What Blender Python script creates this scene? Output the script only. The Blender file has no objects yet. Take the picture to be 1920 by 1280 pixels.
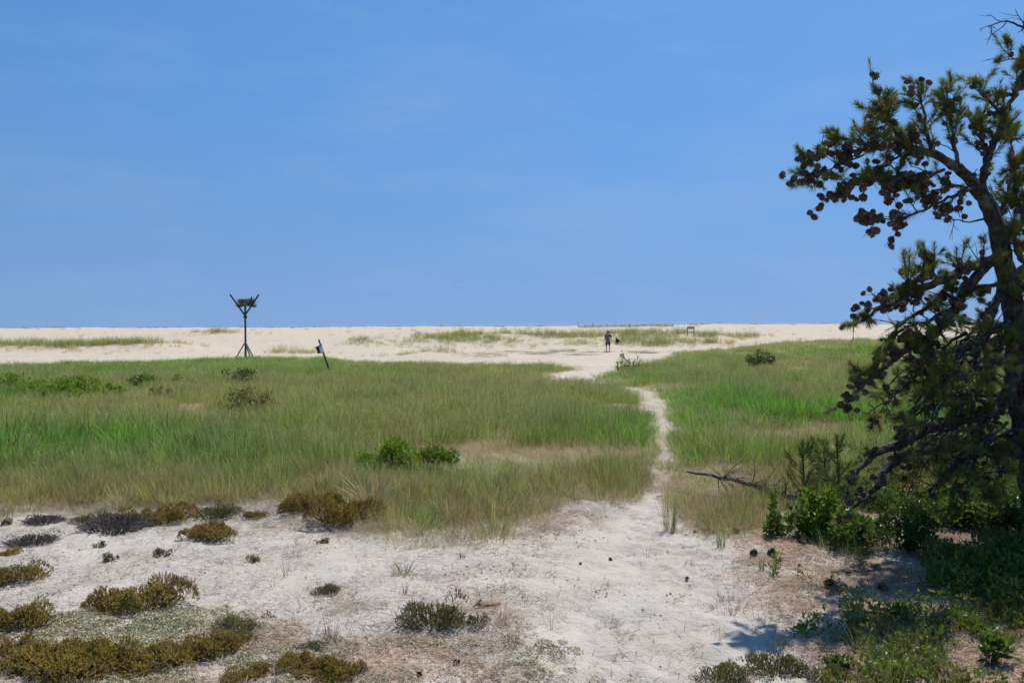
import bpy, bmesh, math, random
import numpy as np
from mathutils import Vector, Matrix

random.seed(7)
RNG = np.random.default_rng(11)
SC = bpy.context.scene
COL = SC.collection
R = math.radians

# ------------------------------------------------------------------ camera
F = 1663.0                      # focal length in pixels of a 1920 wide picture
CAM_Z = 1.7
PITCH = math.atan(34 / F)
ROLL = R(-0.19)
cam_d = bpy.data.cameras.new('camera')
cam_d.sensor_width = 36.0
cam_d.lens = F / 1920 * 36.0
cam_d.clip_start = 0.1
cam_d.clip_end = 40000
cam = bpy.data.objects.new('camera', cam_d)
COL.objects.link(cam)
CAM_M = Matrix.Translation((0, 0, CAM_Z)) @ Matrix.Rotation(math.pi / 2 - PITCH, 4, 'X') @ Matrix.Rotation(ROLL, 4, 'Z')
cam.matrix_world = CAM_M
SC.camera = cam

# ------------------------------------------------------------------ sky, sun, exposure
SUN_EL, SUN_AZ = R(58), R(28)   # azimuth clockwise from +Y (the way the camera looks)
w = bpy.data.worlds.new('World')
SC.world = w
w.use_nodes = True
nt = w.node_tree
for n in list(nt.nodes):
    nt.nodes.remove(n)
sky = nt.nodes.new('ShaderNodeTexSky')
sky.sky_type = 'NISHITA'
sky.sun_disc = False
sky.sun_elevation = SUN_EL
sky.sun_rotation = SUN_AZ
sky.altitude = 0
sky.air_density = 1.0
sky.dust_density = 0.05
sky.ozone_density = 1.5
hsv = nt.nodes.new('ShaderNodeHueSaturation')
hsv.inputs['Saturation'].default_value = 1.27
hsv.inputs['Hue'].default_value = 0.4965
hsv.inputs['Value'].default_value = 1.22
bg = nt.nodes.new('ShaderNodeBackground')
bg.inputs['Strength'].default_value = 0.13
wo = nt.nodes.new('ShaderNodeOutputWorld')
# sea air keeps the horizon blue: sample the sky a little above the real elevation
geo = nt.nodes.new('ShaderNodeTexCoord')
sep = nt.nodes.new('ShaderNodeSeparateXYZ'); nt.links.new(geo.outputs['Generated'], sep.inputs[0])
zc = nt.nodes.new('ShaderNodeMath'); zc.operation = 'MAXIMUM'; zc.inputs[1].default_value = 0.0; nt.links.new(sep.outputs[2], zc.inputs[0])
za = nt.nodes.new('ShaderNodeMath'); za.operation = 'MULTIPLY_ADD'; za.inputs[1].default_value = 0.75; za.inputs[2].default_value = 0.6; nt.links.new(zc.outputs[0], za.inputs[0])
cmb = nt.nodes.new('ShaderNodeCombineXYZ')
nt.links.new(sep.outputs[0], cmb.inputs[0]); nt.links.new(sep.outputs[1], cmb.inputs[1]); nt.links.new(za.outputs[0], cmb.inputs[2])
nrmz = nt.nodes.new('ShaderNodeVectorMath'); nrmz.operation = 'NORMALIZE'; nt.links.new(cmb.outputs[0], nrmz.inputs[0])
nt.links.new(nrmz.outputs[0], sky.inputs['Vector'])
nt.links.new(sky.outputs[0], hsv.inputs['Color'])
# thin grey sea haze low over the horizon, the same all round
hz1 = nt.nodes.new('ShaderNodeMath'); hz1.operation = 'MULTIPLY'; hz1.inputs[1].default_value = -6.0; nt.links.new(zc.outputs[0], hz1.inputs[0])
hz2 = nt.nodes.new('ShaderNodeMath'); hz2.operation = 'EXPONENT'; nt.links.new(hz1.outputs[0], hz2.inputs[0])
hz3 = nt.nodes.new('ShaderNodeMath'); hz3.operation = 'MULTIPLY'; hz3.inputs[1].default_value = 0.65; nt.links.new(hz2.outputs[0], hz3.inputs[0])
hzm = nt.nodes.new('ShaderNodeMix'); hzm.data_type = 'RGBA'; hzm.inputs[7].default_value = (2.2, 3.15, 4.75, 1)
nt.links.new(hz3.outputs[0], hzm.inputs[0]); nt.links.new(hsv.outputs[0], hzm.inputs[6])
wmap = nt.nodes.new('ShaderNodeMapping'); wmap.inputs['Scale'].default_value = (2.2, 2.2, 9.0); nt.links.new(geo.outputs['Generated'], wmap.inputs[0])
wn = nt.nodes.new('ShaderNodeTexNoise'); wn.inputs['Scale'].default_value = 2.0; wn.inputs['Detail'].default_value = 6; wn.inputs['Roughness'].default_value = 0.6; nt.links.new(wmap.outputs[0], wn.inputs['Vector'])
wr = nt.nodes.new('ShaderNodeMapRange'); wr.inputs[1].default_value = 0.48; wr.inputs[2].default_value = 0.78; wr.inputs[3].default_value = 0.0; wr.inputs[4].default_value = 0.16; nt.links.new(wn.outputs['Fac'], wr.inputs[0])
wm_ = nt.nodes.new('ShaderNodeMix'); wm_.data_type = 'RGBA'; wm_.inputs[7].default_value = (3.4, 4.2, 5.6, 1)
nt.links.new(wr.outputs[0], wm_.inputs[0]); nt.links.new(hzm.outputs[2], wm_.inputs[6])
nt.links.new(wm_.outputs[2], bg.inputs['Color'])
nt.links.new(bg.outputs[0], wo.inputs['Surface'])

sun_d = bpy.data.lights.new('sun', 'SUN')
sun_d.energy = 5.0
sun_d.angle = R(0.53)
sun_d.color = (1.0, 0.955, 0.88)
sun = bpy.data.objects.new('sun', sun_d)
COL.objects.link(sun)
SUN_DIR = Vector((math.sin(SUN_AZ) * math.cos(SUN_EL), math.cos(SUN_AZ) * math.cos(SUN_EL), math.sin(SUN_EL)))
sun.rotation_euler = SUN_DIR.to_track_quat('Z', 'Y').to_euler()
sun.location = (10, 10, 30)

SC.view_settings.view_transform = 'Standard'
SC.view_settings.look = 'None'
SC.view_settings.exposure = 0.0
SC.view_settings.gamma = 1.0
SC.view_settings.use_curve_mapping = False
SC.cycles.adaptive_threshold = 0.02
SC.cycles.max_bounces = 4
SC.cycles.diffuse_bounces = 2
SC.cycles.glossy_bounces = 2
SC.cycles.transmission_bounces = 3
SC.cycles.transparent_max_bounces = 4

# ------------------------------------------------------------------ small maths
def sstep(a, b, x):
    t = np.clip((x - a) / (b - a), 0, 1)
    return t * t * (3 - 2 * t)

_TBL = np.random.default_rng(5).random((256, 256))
def vnoise(x, y):
    x = np.asarray(x, float); y = np.asarray(y, float)
    ix = np.floor(x).astype(int); iy = np.floor(y).astype(int)
    fx = x - ix; fy = y - iy
    fx = fx * fx * (3 - 2 * fx); fy = fy * fy * (3 - 2 * fy)
    a = _TBL[ix & 255, iy & 255]; b = _TBL[(ix + 1) & 255, iy & 255]
    c = _TBL[ix & 255, (iy + 1) & 255]; d = _TBL[(ix + 1) & 255, (iy + 1) & 255]
    return (a * (1 - fx) + b * fx) * (1 - fy) + (c * (1 - fx) + d * fx) * fy
def fbm(x, y, o=4, s=0.0):
    r = 0; a = 1; t = 0
    for k in range(o):
        r = r + a * vnoise(x * 2 ** k + 17.3 * k + s, y * 2 ** k + 9.1 * k + s * 1.7); t += a; a *= 0.5
    return r / t

def project(P):
    """pixel (1920 wide frame) of points, used only to lay the ground cover out"""
    Mi = np.array(CAM_M.inverted())
    P = np.asarray(P, float)
    q = P @ Mi[:3, :3].T + Mi[:3, 3]
    zc = np.where(np.abs(q[..., 2]) < 1e-4, -1e-4, q[..., 2])
    return 960 + F * q[..., 0] / -zc, 640 - F * q[..., 1] / -zc

def at(px, py, d):
    """world point seen at a pixel at distance d along +Y"""
    v = CAM_M.to_3x3() @ Vector(((px - 960) / F, (640 - py) / F, -1))
    return Vector((0, 0, CAM_Z)) + v * (d / v.y)

# ------------------------------------------------------------------ terrain height
_PY = np.array([-60, -30, -5, 4, 9, 13, 20, 35, 50, 62, 76, 90, 105, 125, 145, 165, 178, 205, 260, 320])
_PZ = np.array([0.9, 0.4, 0.05, 0, 0, -0.06, -0.2, -0.42, -0.62, -0.74, -0.82, -0.6, -0.15, 0.5, 0.95, 1.12, 0.98, -1.0, -4.6, -6.0])
def _prof(y):
    # smooth: average three shifted linear interpolations
    return (np.interp(y - 3, _PY, _PZ) + 2 * np.interp(y, _PY, _PZ) + np.interp(y + 3, _PY, _PZ)) / 4

PATH = np.array([(0.9, 3), (0.95, 6.5), (1.35, 8.6), (2.0, 11.6), (2.45, 14.5), (2.95, 18), (3.55, 22), (3.6, 25), (2.7, 29), (2.1, 33.5), (3.3, 39), (5.3, 46), (8.0, 58), (10.5, 72)], float)
PATH_W = np.array([0.75, 0.7, 0.16, 0.14, 0.16, 0.24, 0.33, 0.33, 0.5, 1.0, 1.3, 1.7, 2.6, 4.0])
def path_dist(x, y):
    """distance to the trodden path in units of its half width"""
    best = np.full(np.shape(x), 1e9)
    for i in range(len(PATH) - 1):
        a, b = PATH[i], PATH[i + 1]
        ab = b - a
        t = np.clip(((x - a[0]) * ab[0] + (y - a[1]) * ab[1]) / (ab @ ab), 0, 1)
        dd = np.hypot(x - a[0] - t * ab[0], y - a[1] - t * ab[1])
        wd = PATH_W[i] * (1 - t) + PATH_W[i + 1] * t
        best = np.minimum(best, dd / wd)
    return best

def height(x, y, micro=True):
    x = np.asarray(x, float); y = np.asarray(y, float)
    z = _prof(y)
    # grassy rise on the right
    z = z + 1.2 * sstep(5.5, 21, x - 0.05 * (y - 50)) * np.exp(-((y - 50) / 17.0) ** 2)
    # dune ridge with sparse grass
    z = z + 0.85 * np.exp(-((y - 98) / 7.5) ** 2) * sstep(-23, -12, x) * (1 - 0.3 * sstep(14, 30, x)) * (0.75 + 0.5 * fbm(x * 0.12, y * 0.12, 3, 3))
    # low dune at the far left
    z = z + 0.75 * np.exp(-((y - 80) / 6.0) ** 2) * (1 - sstep(-33, -24, x)) * (0.7 + 0.6 * fbm(x * .1, y * .1, 2, 8))
    # mound
    z = z + 0.35 * np.exp(-((x + 39) / 7) ** 2 - ((y - 116) / 5) ** 2)
    # lip
    z = z + 0.32 * np.exp(-((x + 6.2) / 4.5) ** 2 - ((y - 64) / 3) ** 2)
    far = sstep(9, 40, y)
    z = z + (fbm(x * 0.35, y * 0.35, 3, 1) - 0.5) * (0.10 + 0.25 * far * (1 - .6 * sstep(100, 140, y)))
    z = z + (fbm(x * 0.10, y * 0.13, 3, 2) - 0.5) * 0.9 * (1 - .65 * sstep(120, 150, y)) * sstep(70, 140, y) * (1 - sstep(170, 200, y))
    # crest a little higher to the right of the old fence
    z = z + 0.22 * sstep(8, 30, x) * np.exp(-((y - 160) / 18) ** 2)
    if micro:
        near = 1 - sstep(9.5, 14, y)
        pd = path_dist(x, y)
        trod = np.clip(1.25 - pd, 0, 1)
        z = z + near * (fbm(x * 2.2, y * 2.2, 3, 4) - 0.5) * 0.05
        z = z + near * (fbm(x * 9, y * 9, 2, 6) - 0.5) * 0.012
        z = z - near * np.clip(trod * 3, .25, 1) * 0.085 * np.clip(fbm(x * 5.5, y * 4.5, 2, 14) - .52, 0, 1)
        z = z - near * 0.03 * np.clip(trod * 2, 0, 1)
    return z

def hz(x, y):
    return float(height(x, y))

_GT = 2.0 * 1.010 ** np.arange(490)
def gp(px, py):
    """ground point under a pixel"""
    v = CAM_M.to_3x3() @ Vector(((px - 960) / F, (640 - py) / F, -1))
    v = v / v.y
    t = _GT
    for _ in range(3):
        below = (CAM_Z + v.z * t) < height(v.x * t, t)
        i = int(np.argmax(below)) if below.any() else len(t) - 1
        t = np.linspace(t[max(i - 1, 0)], t[i], 24)
    b = t[-1] if False else t[12]
    return Vector((v.x * b, b, hz(v.x * b, b)))

# ------------------------------------------------------------------ ground cover masks (ground coordinates)
PATH_CLEAR = np.array([0, 0, -.03, -.02, .0, .04, .06, .07, .05, 0, 0, 0, 0, 0])
_NR_P = np.array([-600, -200, 0, 250, 500, 640, 720, 900, 1000, 1090, 1200, 1235, 1290, 1400, 1450, 1600, 2200, 2800])
_NR_R = np.array([965, 955, 950, 940, 930, 928, 950, 965, 950, 925, 930, 985, 990, 985, 945, 915, 890, 880])
_FR_P = np.array([-900, -300, 0, 250, 450, 600, 680, 880, 1000, 1100, 1130, 1200])
_FR_R = np.array([692, 690, 686, 678, 670, 673, 680, 686, 688, 688, 690, 692])
def meadow(x, y):
    """0..1 how much tall grass stands here"""
    z = height(x, y, False)
    px = 960 + F * x / np.maximum(y, 0.5); row = 606 + F * (CAM_Z - z) / np.maximum(y, 0.5)
    wob = (fbm(x * 1.9, y * 1.9, 4, 12) - 0.5) * 80 * np.clip(12 / np.maximum(y, 1), 0, 1)
    m = sstep(-16, 26, np.interp(px, _NR_P, _NR_R) + wob - row) * (y > 5)
    farl = np.where(px < 1200, sstep(-2, 3, row - np.interp(px, _FR_P, _FR_R) + (fbm(x * .3, y * .3, 2, 4) - .5) * 6), 1 - sstep(58, 66, y + 3 * fbm(x * .2, y * .2, 2, 6)))
    farl = np.where(y < 25, 1, farl)
    m = m * farl
    pd = path_dist(x, y); pw = np.interp(y, PATH[:, 1], PATH_W); pc = np.interp(y, PATH[:, 1], PATH_CLEAR)
    open_ = sstep(0.75, 1.25, pd * pw / (pw + pc) + (fbm(x * 2, y * 2, 2, 31) - 0.5) * 0.7)
    over = sstep(8.7, 9.2, y) * (1 - sstep(11.2, 12.6, y)) * sstep(.30, .44, fbm(x * 4, y * 3, 2, 35))   # grass closing over the track
    m = m * np.maximum(open_, .75 * over)
    return m

def dune_grass_mask(x, y):
    m = np.exp(-((y - 95) / 7.5) ** 2) * sstep(-19, -15, x) * (1 - sstep(20, 30, x))
    n = fbm(x * 0.22, y * 0.25, 3, 40)
    m = m * sstep(0.36, 0.60, n) * 0.9 + 0.3 * m + 0.75 * np.exp(-((y - 93) / 7) ** 2) * sstep(1, 9, x) * (1 - sstep(23, 30, x)) * sstep(.25, .6, n)
    m = m + np.exp(-((y - 80) / 4) ** 2) * (1 - sstep(-34, -30, x)) * 1.1 + 0.4 * np.exp(-((y - 78) / 4) ** 2) * (1 - sstep(-33, -25, x))
    m = m + 1.2 * np.exp(-((x + 39) / 4.2) ** 2 - ((y - 116) / 3.0) ** 2)
    m = m + 1.0 * np.exp(-((x + 18.5) / 2.6) ** 2 - ((y - 76) / 2.5) ** 2)
    m = m + 1.2 * np.exp(-((x + 8) / 2.6) ** 2 - ((y - 98) / 2.0) ** 2) * sstep(.3, .5, n)
    m = m + 1.0 * np.exp(-((x - 3.2) / 0.7) ** 2 - ((y + 0 - 96) / 1.5) ** 2) * 0 
    m = m + 1.2 * np.exp(-((x + 6.2) / 4.2) ** 2 - ((y - 65.5) / 1.3) ** 2)
    m = m + 1.0 * np.exp(-((x - 14) / 2.2) ** 2 - ((y - 88) / 2.0) ** 2)
    return np.clip(m, 0, 1)

# ------------------------------------------------------------------ materials
def new_mat(name):
    m = bpy.data.materials.new(name)
    m.use_nodes = True
    t = m.node_tree
    for n in list(t.nodes): t.nodes.remove(n)
    o = t.nodes.new('ShaderNodeOutputMaterial')
    return m, t, o
def N(t, kind, **kw):
    n = t.nodes.new(kind)
    for k, v in kw.items():
        if k in n.inputs: n.inputs[k].default_value = v
        else: setattr(n, k, v)
    return n
def mixc(t, fac, a, b, bt='MIX'):
    n = t.nodes.new('ShaderNodeMix'); n.data_type = 'RGBA'; n.blend_type = bt
    for s, v in ((n.inputs[0], fac), (n.inputs[6], a), (n.inputs[7], b)):
        if hasattr(v, 'is_output'): t.links.new(v, s)
        else: s.default_value = v if not isinstance(v, tuple) else (v + (1,))[:4]
    return n.outputs[2]
def ramp(t, sock, stops):
    n = t.nodes.new('ShaderNodeValToRGB')
    e = n.color_ramp.elements
    while len(e) < len(stops): e.new(0.5)
    for k, (p, c) in enumerate(stops):
        e[k].position = p; e[k].color = (c if isinstance(c, tuple) else (c, c, c)) + (1,) if not (isinstance(c, tuple) and len(c) == 4) else c
    t.links.new(sock, n.inputs[0])
    return n.outputs[0]
def mth(t, op, a, b=0.0, c=0.0):
    n = t.nodes.new('ShaderNodeMath'); n.operation = op
    for s, v in zip(n.inputs, (a, b, c)):
        if hasattr(v, 'is_output'): t.links.new(v, s)
        else: s.default_value = v
    return n.outputs[0]
def noise(t, scale, detail=4, rough=0.6, coord='Object', dim='3D'):
    tc = t.nodes.new('ShaderNodeTexCoord')
    n = t.nodes.new('ShaderNodeTexNoise')
    n.inputs['Scale'].default_value = scale; n.inputs['Detail'].default_value = detail; n.inputs['Roughness'].default_value = rough
    t.links.new(tc.outputs[coord], n.inputs['Vector'])
    return n.outputs['Fac']
def attr(t, name, typ='GEOMETRY'):
    a = t.nodes.new('ShaderNodeAttribute'); a.attribute_name = name; a.attribute_type = typ
    return a

def simple_mat(name, c1, c2, scale=20, rough=0.85, bump=0.3, bscale=60, spec=0.2, dist=0.01):
    m, t, o = new_mat(name)
    p = N(t, 'ShaderNodeBsdfPrincipled', Roughness=rough)
    p.inputs['Specular IOR Level'].default_value = spec
    f = ramp(t, noise(t, scale), [(0.3, 0.0), (0.7, 1.0)])
    t.links.new(mixc(t, f, c1, c2), p.inputs['Base Color'])
    b = N(t, 'ShaderNodeBump', Strength=bump, Distance=dist)
    t.links.new(noise(t, bscale), b.inputs['Height'])
    t.links.new(b.outputs[0], p.inputs['Normal'])
    t.links.new(p.outputs[0], o.inputs[0])
    return m

def leaf_mat(name, c_lo, c_hi, trans=0.35, rough=0.5, spec=0.3, c_dead=None):
    """per-leaf colour from the vertex attribute: R along the leaf, G random per leaf, B share of dead leaf"""
    m, t, o = new_mat(name)
    a = attr(t, 'leaf')
    s = N(t, 'ShaderNodeSeparateColor'); t.links.new(a.outputs['Color'], s.inputs[0])
    c = mixc(t, s.outputs[1], c_lo, c_hi)
    if c_dead: c = mixc(t, s.outputs[2], c, c_dead)
    p = N(t, 'ShaderNodeBsdfPrincipled', Roughness=rough); p.inputs['Specular IOR Level'].default_value = spec
    t.links.new(c, p.inputs['Base Color'])
    tr = N(t, 'ShaderNodeBsdfTranslucent'); t.links.new(mixc(t, 0.25, c, (0.35, 0.4, 0.05)), tr.inputs[0])
    mx = N(t, 'ShaderNodeMixShader'); mx.inputs[0].default_value = trans
    t.links.new(p.outputs[0], mx.inputs[1]); t.links.new(tr.outputs[0], mx.inputs[2])
    t.links.new(mx.outputs[0], o.inputs[0])
    return m

def grass_mat():
    m, t, o = new_mat('grass_blades')
    a = attr(t, 'leaf'); s = N(t, 'ShaderNodeSeparateColor'); t.links.new(a.outputs['Color'], s.inputs[0])
    g = attr(t, 'gcol', 'INSTANCER')
    c = g.outputs['Color']
    br = mth(t, 'MULTIPLY_ADD', s.outputs[1], 1.55, 0.35)
    vm = N(t, 'ShaderNodeVectorMath', operation='SCALE'); t.links.new(c, vm.inputs[0]); t.links.new(br, vm.inputs['Scale'])
    base = mth(t, 'POWER', mth(t, 'SUBTRACT', 1.0, s.outputs[0]), 2.2)
    dead = mth(t, 'MAXIMUM', mth(t, 'MULTIPLY', base, 0.6), s.outputs[2])
    c2 = mixc(t, dead, vm.outputs[0], (0.42, 0.33, 0.17))
    p = N(t, 'ShaderNodeBsdfPrincipled', Roughness=0.55); p.inputs['Specular IOR Level'].default_value = 0.25
    t.links.new(c2, p.inputs['Base Color'])
    tr = N(t, 'ShaderNodeBsdfTranslucent'); t.links.new(c2, tr.inputs[0])
    mx = N(t, 'ShaderNodeMixShader'); mx.inputs[0].default_value = 0.35
    t.links.new(p.outputs[0], mx.inputs[1]); t.links.new(tr.outputs[0], mx.inputs[2])
    t.links.new(mx.outputs[0], o.inputs[0])
    return m

def ground_mat():
    m, t, o = new_mat('dune_ground')
    a = attr(t, 'cover'); s = N(t, 'ShaderNodeSeparateColor'); t.links.new(a.outputs['Color'], s.inputs[0])
    meadow_f, litter_f, far_f = s.outputs[0], s.outputs[1], s.outputs[2]
    n1 = noise(t, 1.6, 6, 0.65); n2 = noise(t, 14, 5, 0.7); n3 = noise(t, 90, 3, 0.7); n4 = noise(t, 420, 2, 0.6)
    # dry quartz sand: pale grey near, warmer towards the beach
    near_c = mixc(t, ramp(t, n1, [(0.35, 0.0), (0.65, 1.0)]), (0.475, 0.42, 0.355), (0.57, 0.512, 0.44))
    far_c = mixc(t, ramp(t, n1, [(0.35, 0.0), (0.65, 1.0)]), (0.47, 0.39, 0.29), (0.57, 0.485, 0.38))
    sand = mixc(t, far_f, near_c, far_c)
    sand = mixc(t, ramp(t, n2, [(0.50, 0.0), (0.75, 0.55)]), sand, (0.38, 0.34, 0.30))
    sand = mixc(t, ramp(t, n4, [(0.62, 0.0), (0.72, 0.6)]), sand, (0.24, 0.21, 0.18))
    # thin dark crumbs of crust
    crumbs = mth(t, 'MULTIPLY', ramp(t, n3, [(0.60, 0.0), (0.68, 1.0)]), ramp(t, n1, [(0.42, 0.0), (0.6, 0.8)]))
    crumbs = mth(t, 'MULTIPLY', crumbs, mth(t, 'SUBTRACT', 1.0, far_f))
    sand = mixc(t, mth(t, 'MULTIPLY', crumbs, 0.55), sand, (0.22, 0.19, 0.16))
    # needle litter
    n5 = noise(t, 38, 4, 0.75)
    lit_c = mixc(t, ramp(t, n3, [(0.35, 0.0), (0.65, 1.0)]), (0.30, 0.19, 0.135), (0.66, 0.53, 0.43))
    lit_c = mixc(t, ramp(t, n2, [(0.4, 0.0), (0.65, 1.0)]), lit_c, (0.44, 0.34, 0.26))
    lf = mth(t, 'MULTIPLY', litter_f, ramp(t, mth(t, 'ADD', mth(t, 'MULTIPLY', n2, 0.55), mth(t, 'MULTIPLY', n5, 0.45)), [(0.46, 0.0), (0.56, 0.85)]))
    sand = mixc(t, lf, sand, lit_c)
    # straw thatch between the grass
    th_c = mixc(t, n2, (0.26, 0.20, 0.11), (0.46, 0.37, 0.24))
    sand = mixc(t, meadow_f, sand, th_c)
    p = N(t, 'ShaderNodeBsdfPrincipled', Roughness=0.95); p.inputs['Specular IOR Level'].default_value = 0.1
    t.links.new(sand, p.inputs['Base Color'])
    b1 = N(t, 'ShaderNodeBump', Strength=0.8, Distance=0.03); t.links.new(n2, b1.inputs['Height'])
    b2 = N(t, 'ShaderNodeBump', Strength=0.8, Distance=0.008); t.links.new(n3, b2.inputs['Height']); t.links.new(b1.outputs[0], b2.inputs['Normal'])
    t.links.new(b2.outputs[0], p.inputs['Normal'])
    t.links.new(p.outputs[0], o.inputs[0])
    return m

def bark_mat(name, c1, c2, c3, sc=18):
    m, t, o = new_mat(name)
    n1 = noise(t, sc, 6, 0.7); n2 = noise(t, sc * 0.35, 4, 0.6)
    c = mixc(t, ramp(t, n1, [(0.35, 0.0), (0.65, 1.0)]), c1, c2)
    c = mixc(t, ramp(t, n2, [(0.52, 0.0), (0.62, 0.8)]), c, c3)
    p = N(t, 'ShaderNodeBsdfPrincipled', Roughness=0.9); p.inputs['Specular IOR Level'].default_value = 0.2
    t.links.new(c, p.inputs['Base Color'])
    b = N(t, 'ShaderNodeBump', Strength=1.0, Distance=0.05); t.links.new(n1, b.inputs['Height'])
    t.links.new(b.outputs[0], p.inputs['Normal']); t.links.new(p.outputs[0], o.inputs[0])
    return m

def sea_mat():
    m, t, o = new_mat('sea_water')
    p = N(t, 'ShaderNodeBsdfPrincipled', Roughness=0.22)
    p.inputs['Base Color'].default_value = (0.17, 0.28, 0.42, 1)
    b = N(t, 'ShaderNodeBump', Strength=0.4, Distance=0.3); t.links.new(noise(t, 0.25, 5, 0.7), b.inputs['Height'])
    t.links.new(b.outputs[0], p.inputs['Normal']); t.links.new(p.outputs[0], o.inputs[0])
    return m

MAT = dict(
    ground=ground_mat(), sea=sea_mat(), grass=grass_mat(),
    bark=bark_mat('pine_bark', (0.022, 0.019, 0.018), (0.105, 0.095, 0.088), (0.19, 0.20, 0.185), 26),
    twig=bark_mat('pine_twig', (0.04, 0.032, 0.026), (0.12, 0.10, 0.085), (0.16, 0.15, 0.13), 30),
    deadwood=bark_mat('dead_wood', (0.09, 0.075, 0.065), (0.24, 0.21, 0.19), (0.34, 0.31, 0.28), 25),
    needles=leaf_mat('pine_needles', (0.055, 0.10, 0.022), (0.24, 0.27, 0.05), 0.3, 0.45, 0.3, (0.24, 0.15, 0.045)),
    cone=simple_mat('pine_cone_scales', (0.045, 0.032, 0.025), (0.17, 0.125, 0.095), 40, 0.9, 0.3, 150),
    heather=leaf_mat('beach_heather', (0.17, 0.125, 0.03), (0.50, 0.345, 0.075), 0.15, 0.8, 0.1, (0.15, 0.12, 0.10)),
    heather_g=leaf_mat('green_heather', (0.10, 0.105, 0.03), (0.28, 0.25, 0.08), 0.15, 0.8, 0.1, (0.16, 0.13, 0.11)),
    heather_d=leaf_mat('dead_heather', (0.11, 0.09, 0.08), (0.22, 0.19, 0.175), 0.05, 0.9, 0.1, (0.12, 0.10, 0.09)),
    stem=simple_mat('woody_stems', (0.07, 0.05, 0.035), (0.16, 0.12, 0.09), 40),
    leaf_bright=leaf_mat('bright_leaves', (0.055, 0.135, 0.015), (0.17, 0.27, 0.03), 0.4, 0.4, 0.4),
    leaf_lime=leaf_mat('lime_leaves', (0.10, 0.20, 0.015), (0.28, 0.40, 0.035), 0.4, 0.4, 0.4),
    leaf_mid=leaf_mat('mid_green_leaves', (0.04, 0.10, 0.018), (0.10, 0.19, 0.03), 0.4, 0.4, 0.4),
    leaf_dark=leaf_mat('dark_leaves', (0.025, 0.06, 0.015), (0.06, 0.115, 0.025), 0.3, 0.4, 0.4),
    leaf_olive=leaf_mat('olive_leaves', (0.08, 0.085, 0.02), (0.21, 0.17, 0.035), 0.3, 0.5, 0.3),
    blade_green=leaf_mat('green_blades', (0.08, 0.14, 0.03), (0.20, 0.26, 0.07), 0.35, 0.5, 0.3, (0.4, 0.32, 0.18)),
    blade_straw=leaf_mat('straw_blades', (0.34, 0.265, 0.15), (0.64, 0.53, 0.35), 0.2, 0.6, 0.2),
    blade_red=leaf_mat('reddish_blades', (0.16, 0.075, 0.045), (0.33, 0.19, 0.12), 0.2, 0.6, 0.2),
    lichen=leaf_mat('reindeer_lichen', (0.50, 0.45, 0.27), (0.74, 0.69, 0.47), 0.2, 0.9, 0.05, (0.22, 0.20, 0.17)),
    grey_wood=simple_mat('weathered_timber', (0.10, 0.09, 0.085), (0.23, 0.21, 0.195), 30, 0.9),
    pale_wood=simple_mat('pale_weathered_timber', (0.30, 0.28, 0.26), (0.42, 0.40, 0.375), 30, 0.9),
    dark_wood=simple_mat('dark_timber', (0.035, 0.03, 0.026), (0.09, 0.075, 0.065), 30, 0.9),
    stick=leaf_mat('nest_sticks', (0.07, 0.055, 0.04), (0.24, 0.18, 0.12), 0.0, 0.9, 0.1),
)

# ------------------------------------------------------------------ object helpers
def tag(o, label=None, cat=None, group=None, kind=None):
    if label: o['label'] = label
    if cat: o['category'] = cat
    if group: o['group'] = group
    if kind: o['kind'] = kind
    return o
def link(name, me, parent=None, mat=None, loc=None, rot=None, scale=None):
    o = bpy.data.objects.new(name, me)
    COL.objects.link(o)
    if mat is not None and me is not None and not me.materials: me.materials.append(mat)
    if parent: o.parent = parent
    if loc is not None: o.location = loc
    if rot is not None: o.rotation_euler = rot
    if scale is not None: o.scale = scale if hasattr(scale, '__len__') else (scale,) * 3
    return o
def empty(name, loc, rz=0):
    o = bpy.data.objects.new(name, None); COL.objects.link(o)
    o.location = loc; o.rotation_euler = (0, 0, rz); o.empty_display_size = 0.1
    return o

def np_mesh(name, verts, faces, leaf=None, smooth=False, extra=None):
    """verts (n,3), faces (m,3) or (m,4) arrays"""
    verts = np.ascontiguousarray(verts, np.float32); faces = np.ascontiguousarray(faces, np.int32)
    me = bpy.data.meshes.new(name)
    k = faces.shape[1]
    me.vertices.add(len(verts)); me.vertices.foreach_set('co', verts.ravel())
    me.loops.add(faces.size); me.loops.foreach_set('vertex_index', faces.ravel())
    me.polygons.add(len(faces))
    me.polygons.foreach_set('loop_start', np.arange(0, faces.size, k, dtype=np.int32))
    me.update(calc_edges=True)
    if smooth: me.polygons.foreach_set('use_smooth', np.ones(len(faces), bool))
    for nm, arr in ([('leaf', leaf)] if leaf is not None else []) + (list(extra.items()) if extra else []):
        at_ = me.attributes.new(nm, 'FLOAT_COLOR', 'POINT')
        c = np.ones((len(verts), 4), np.float32); c[:, :arr.shape[1]] = arr
        at_.data.foreach_set('color', c.ravel())
    return me

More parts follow.
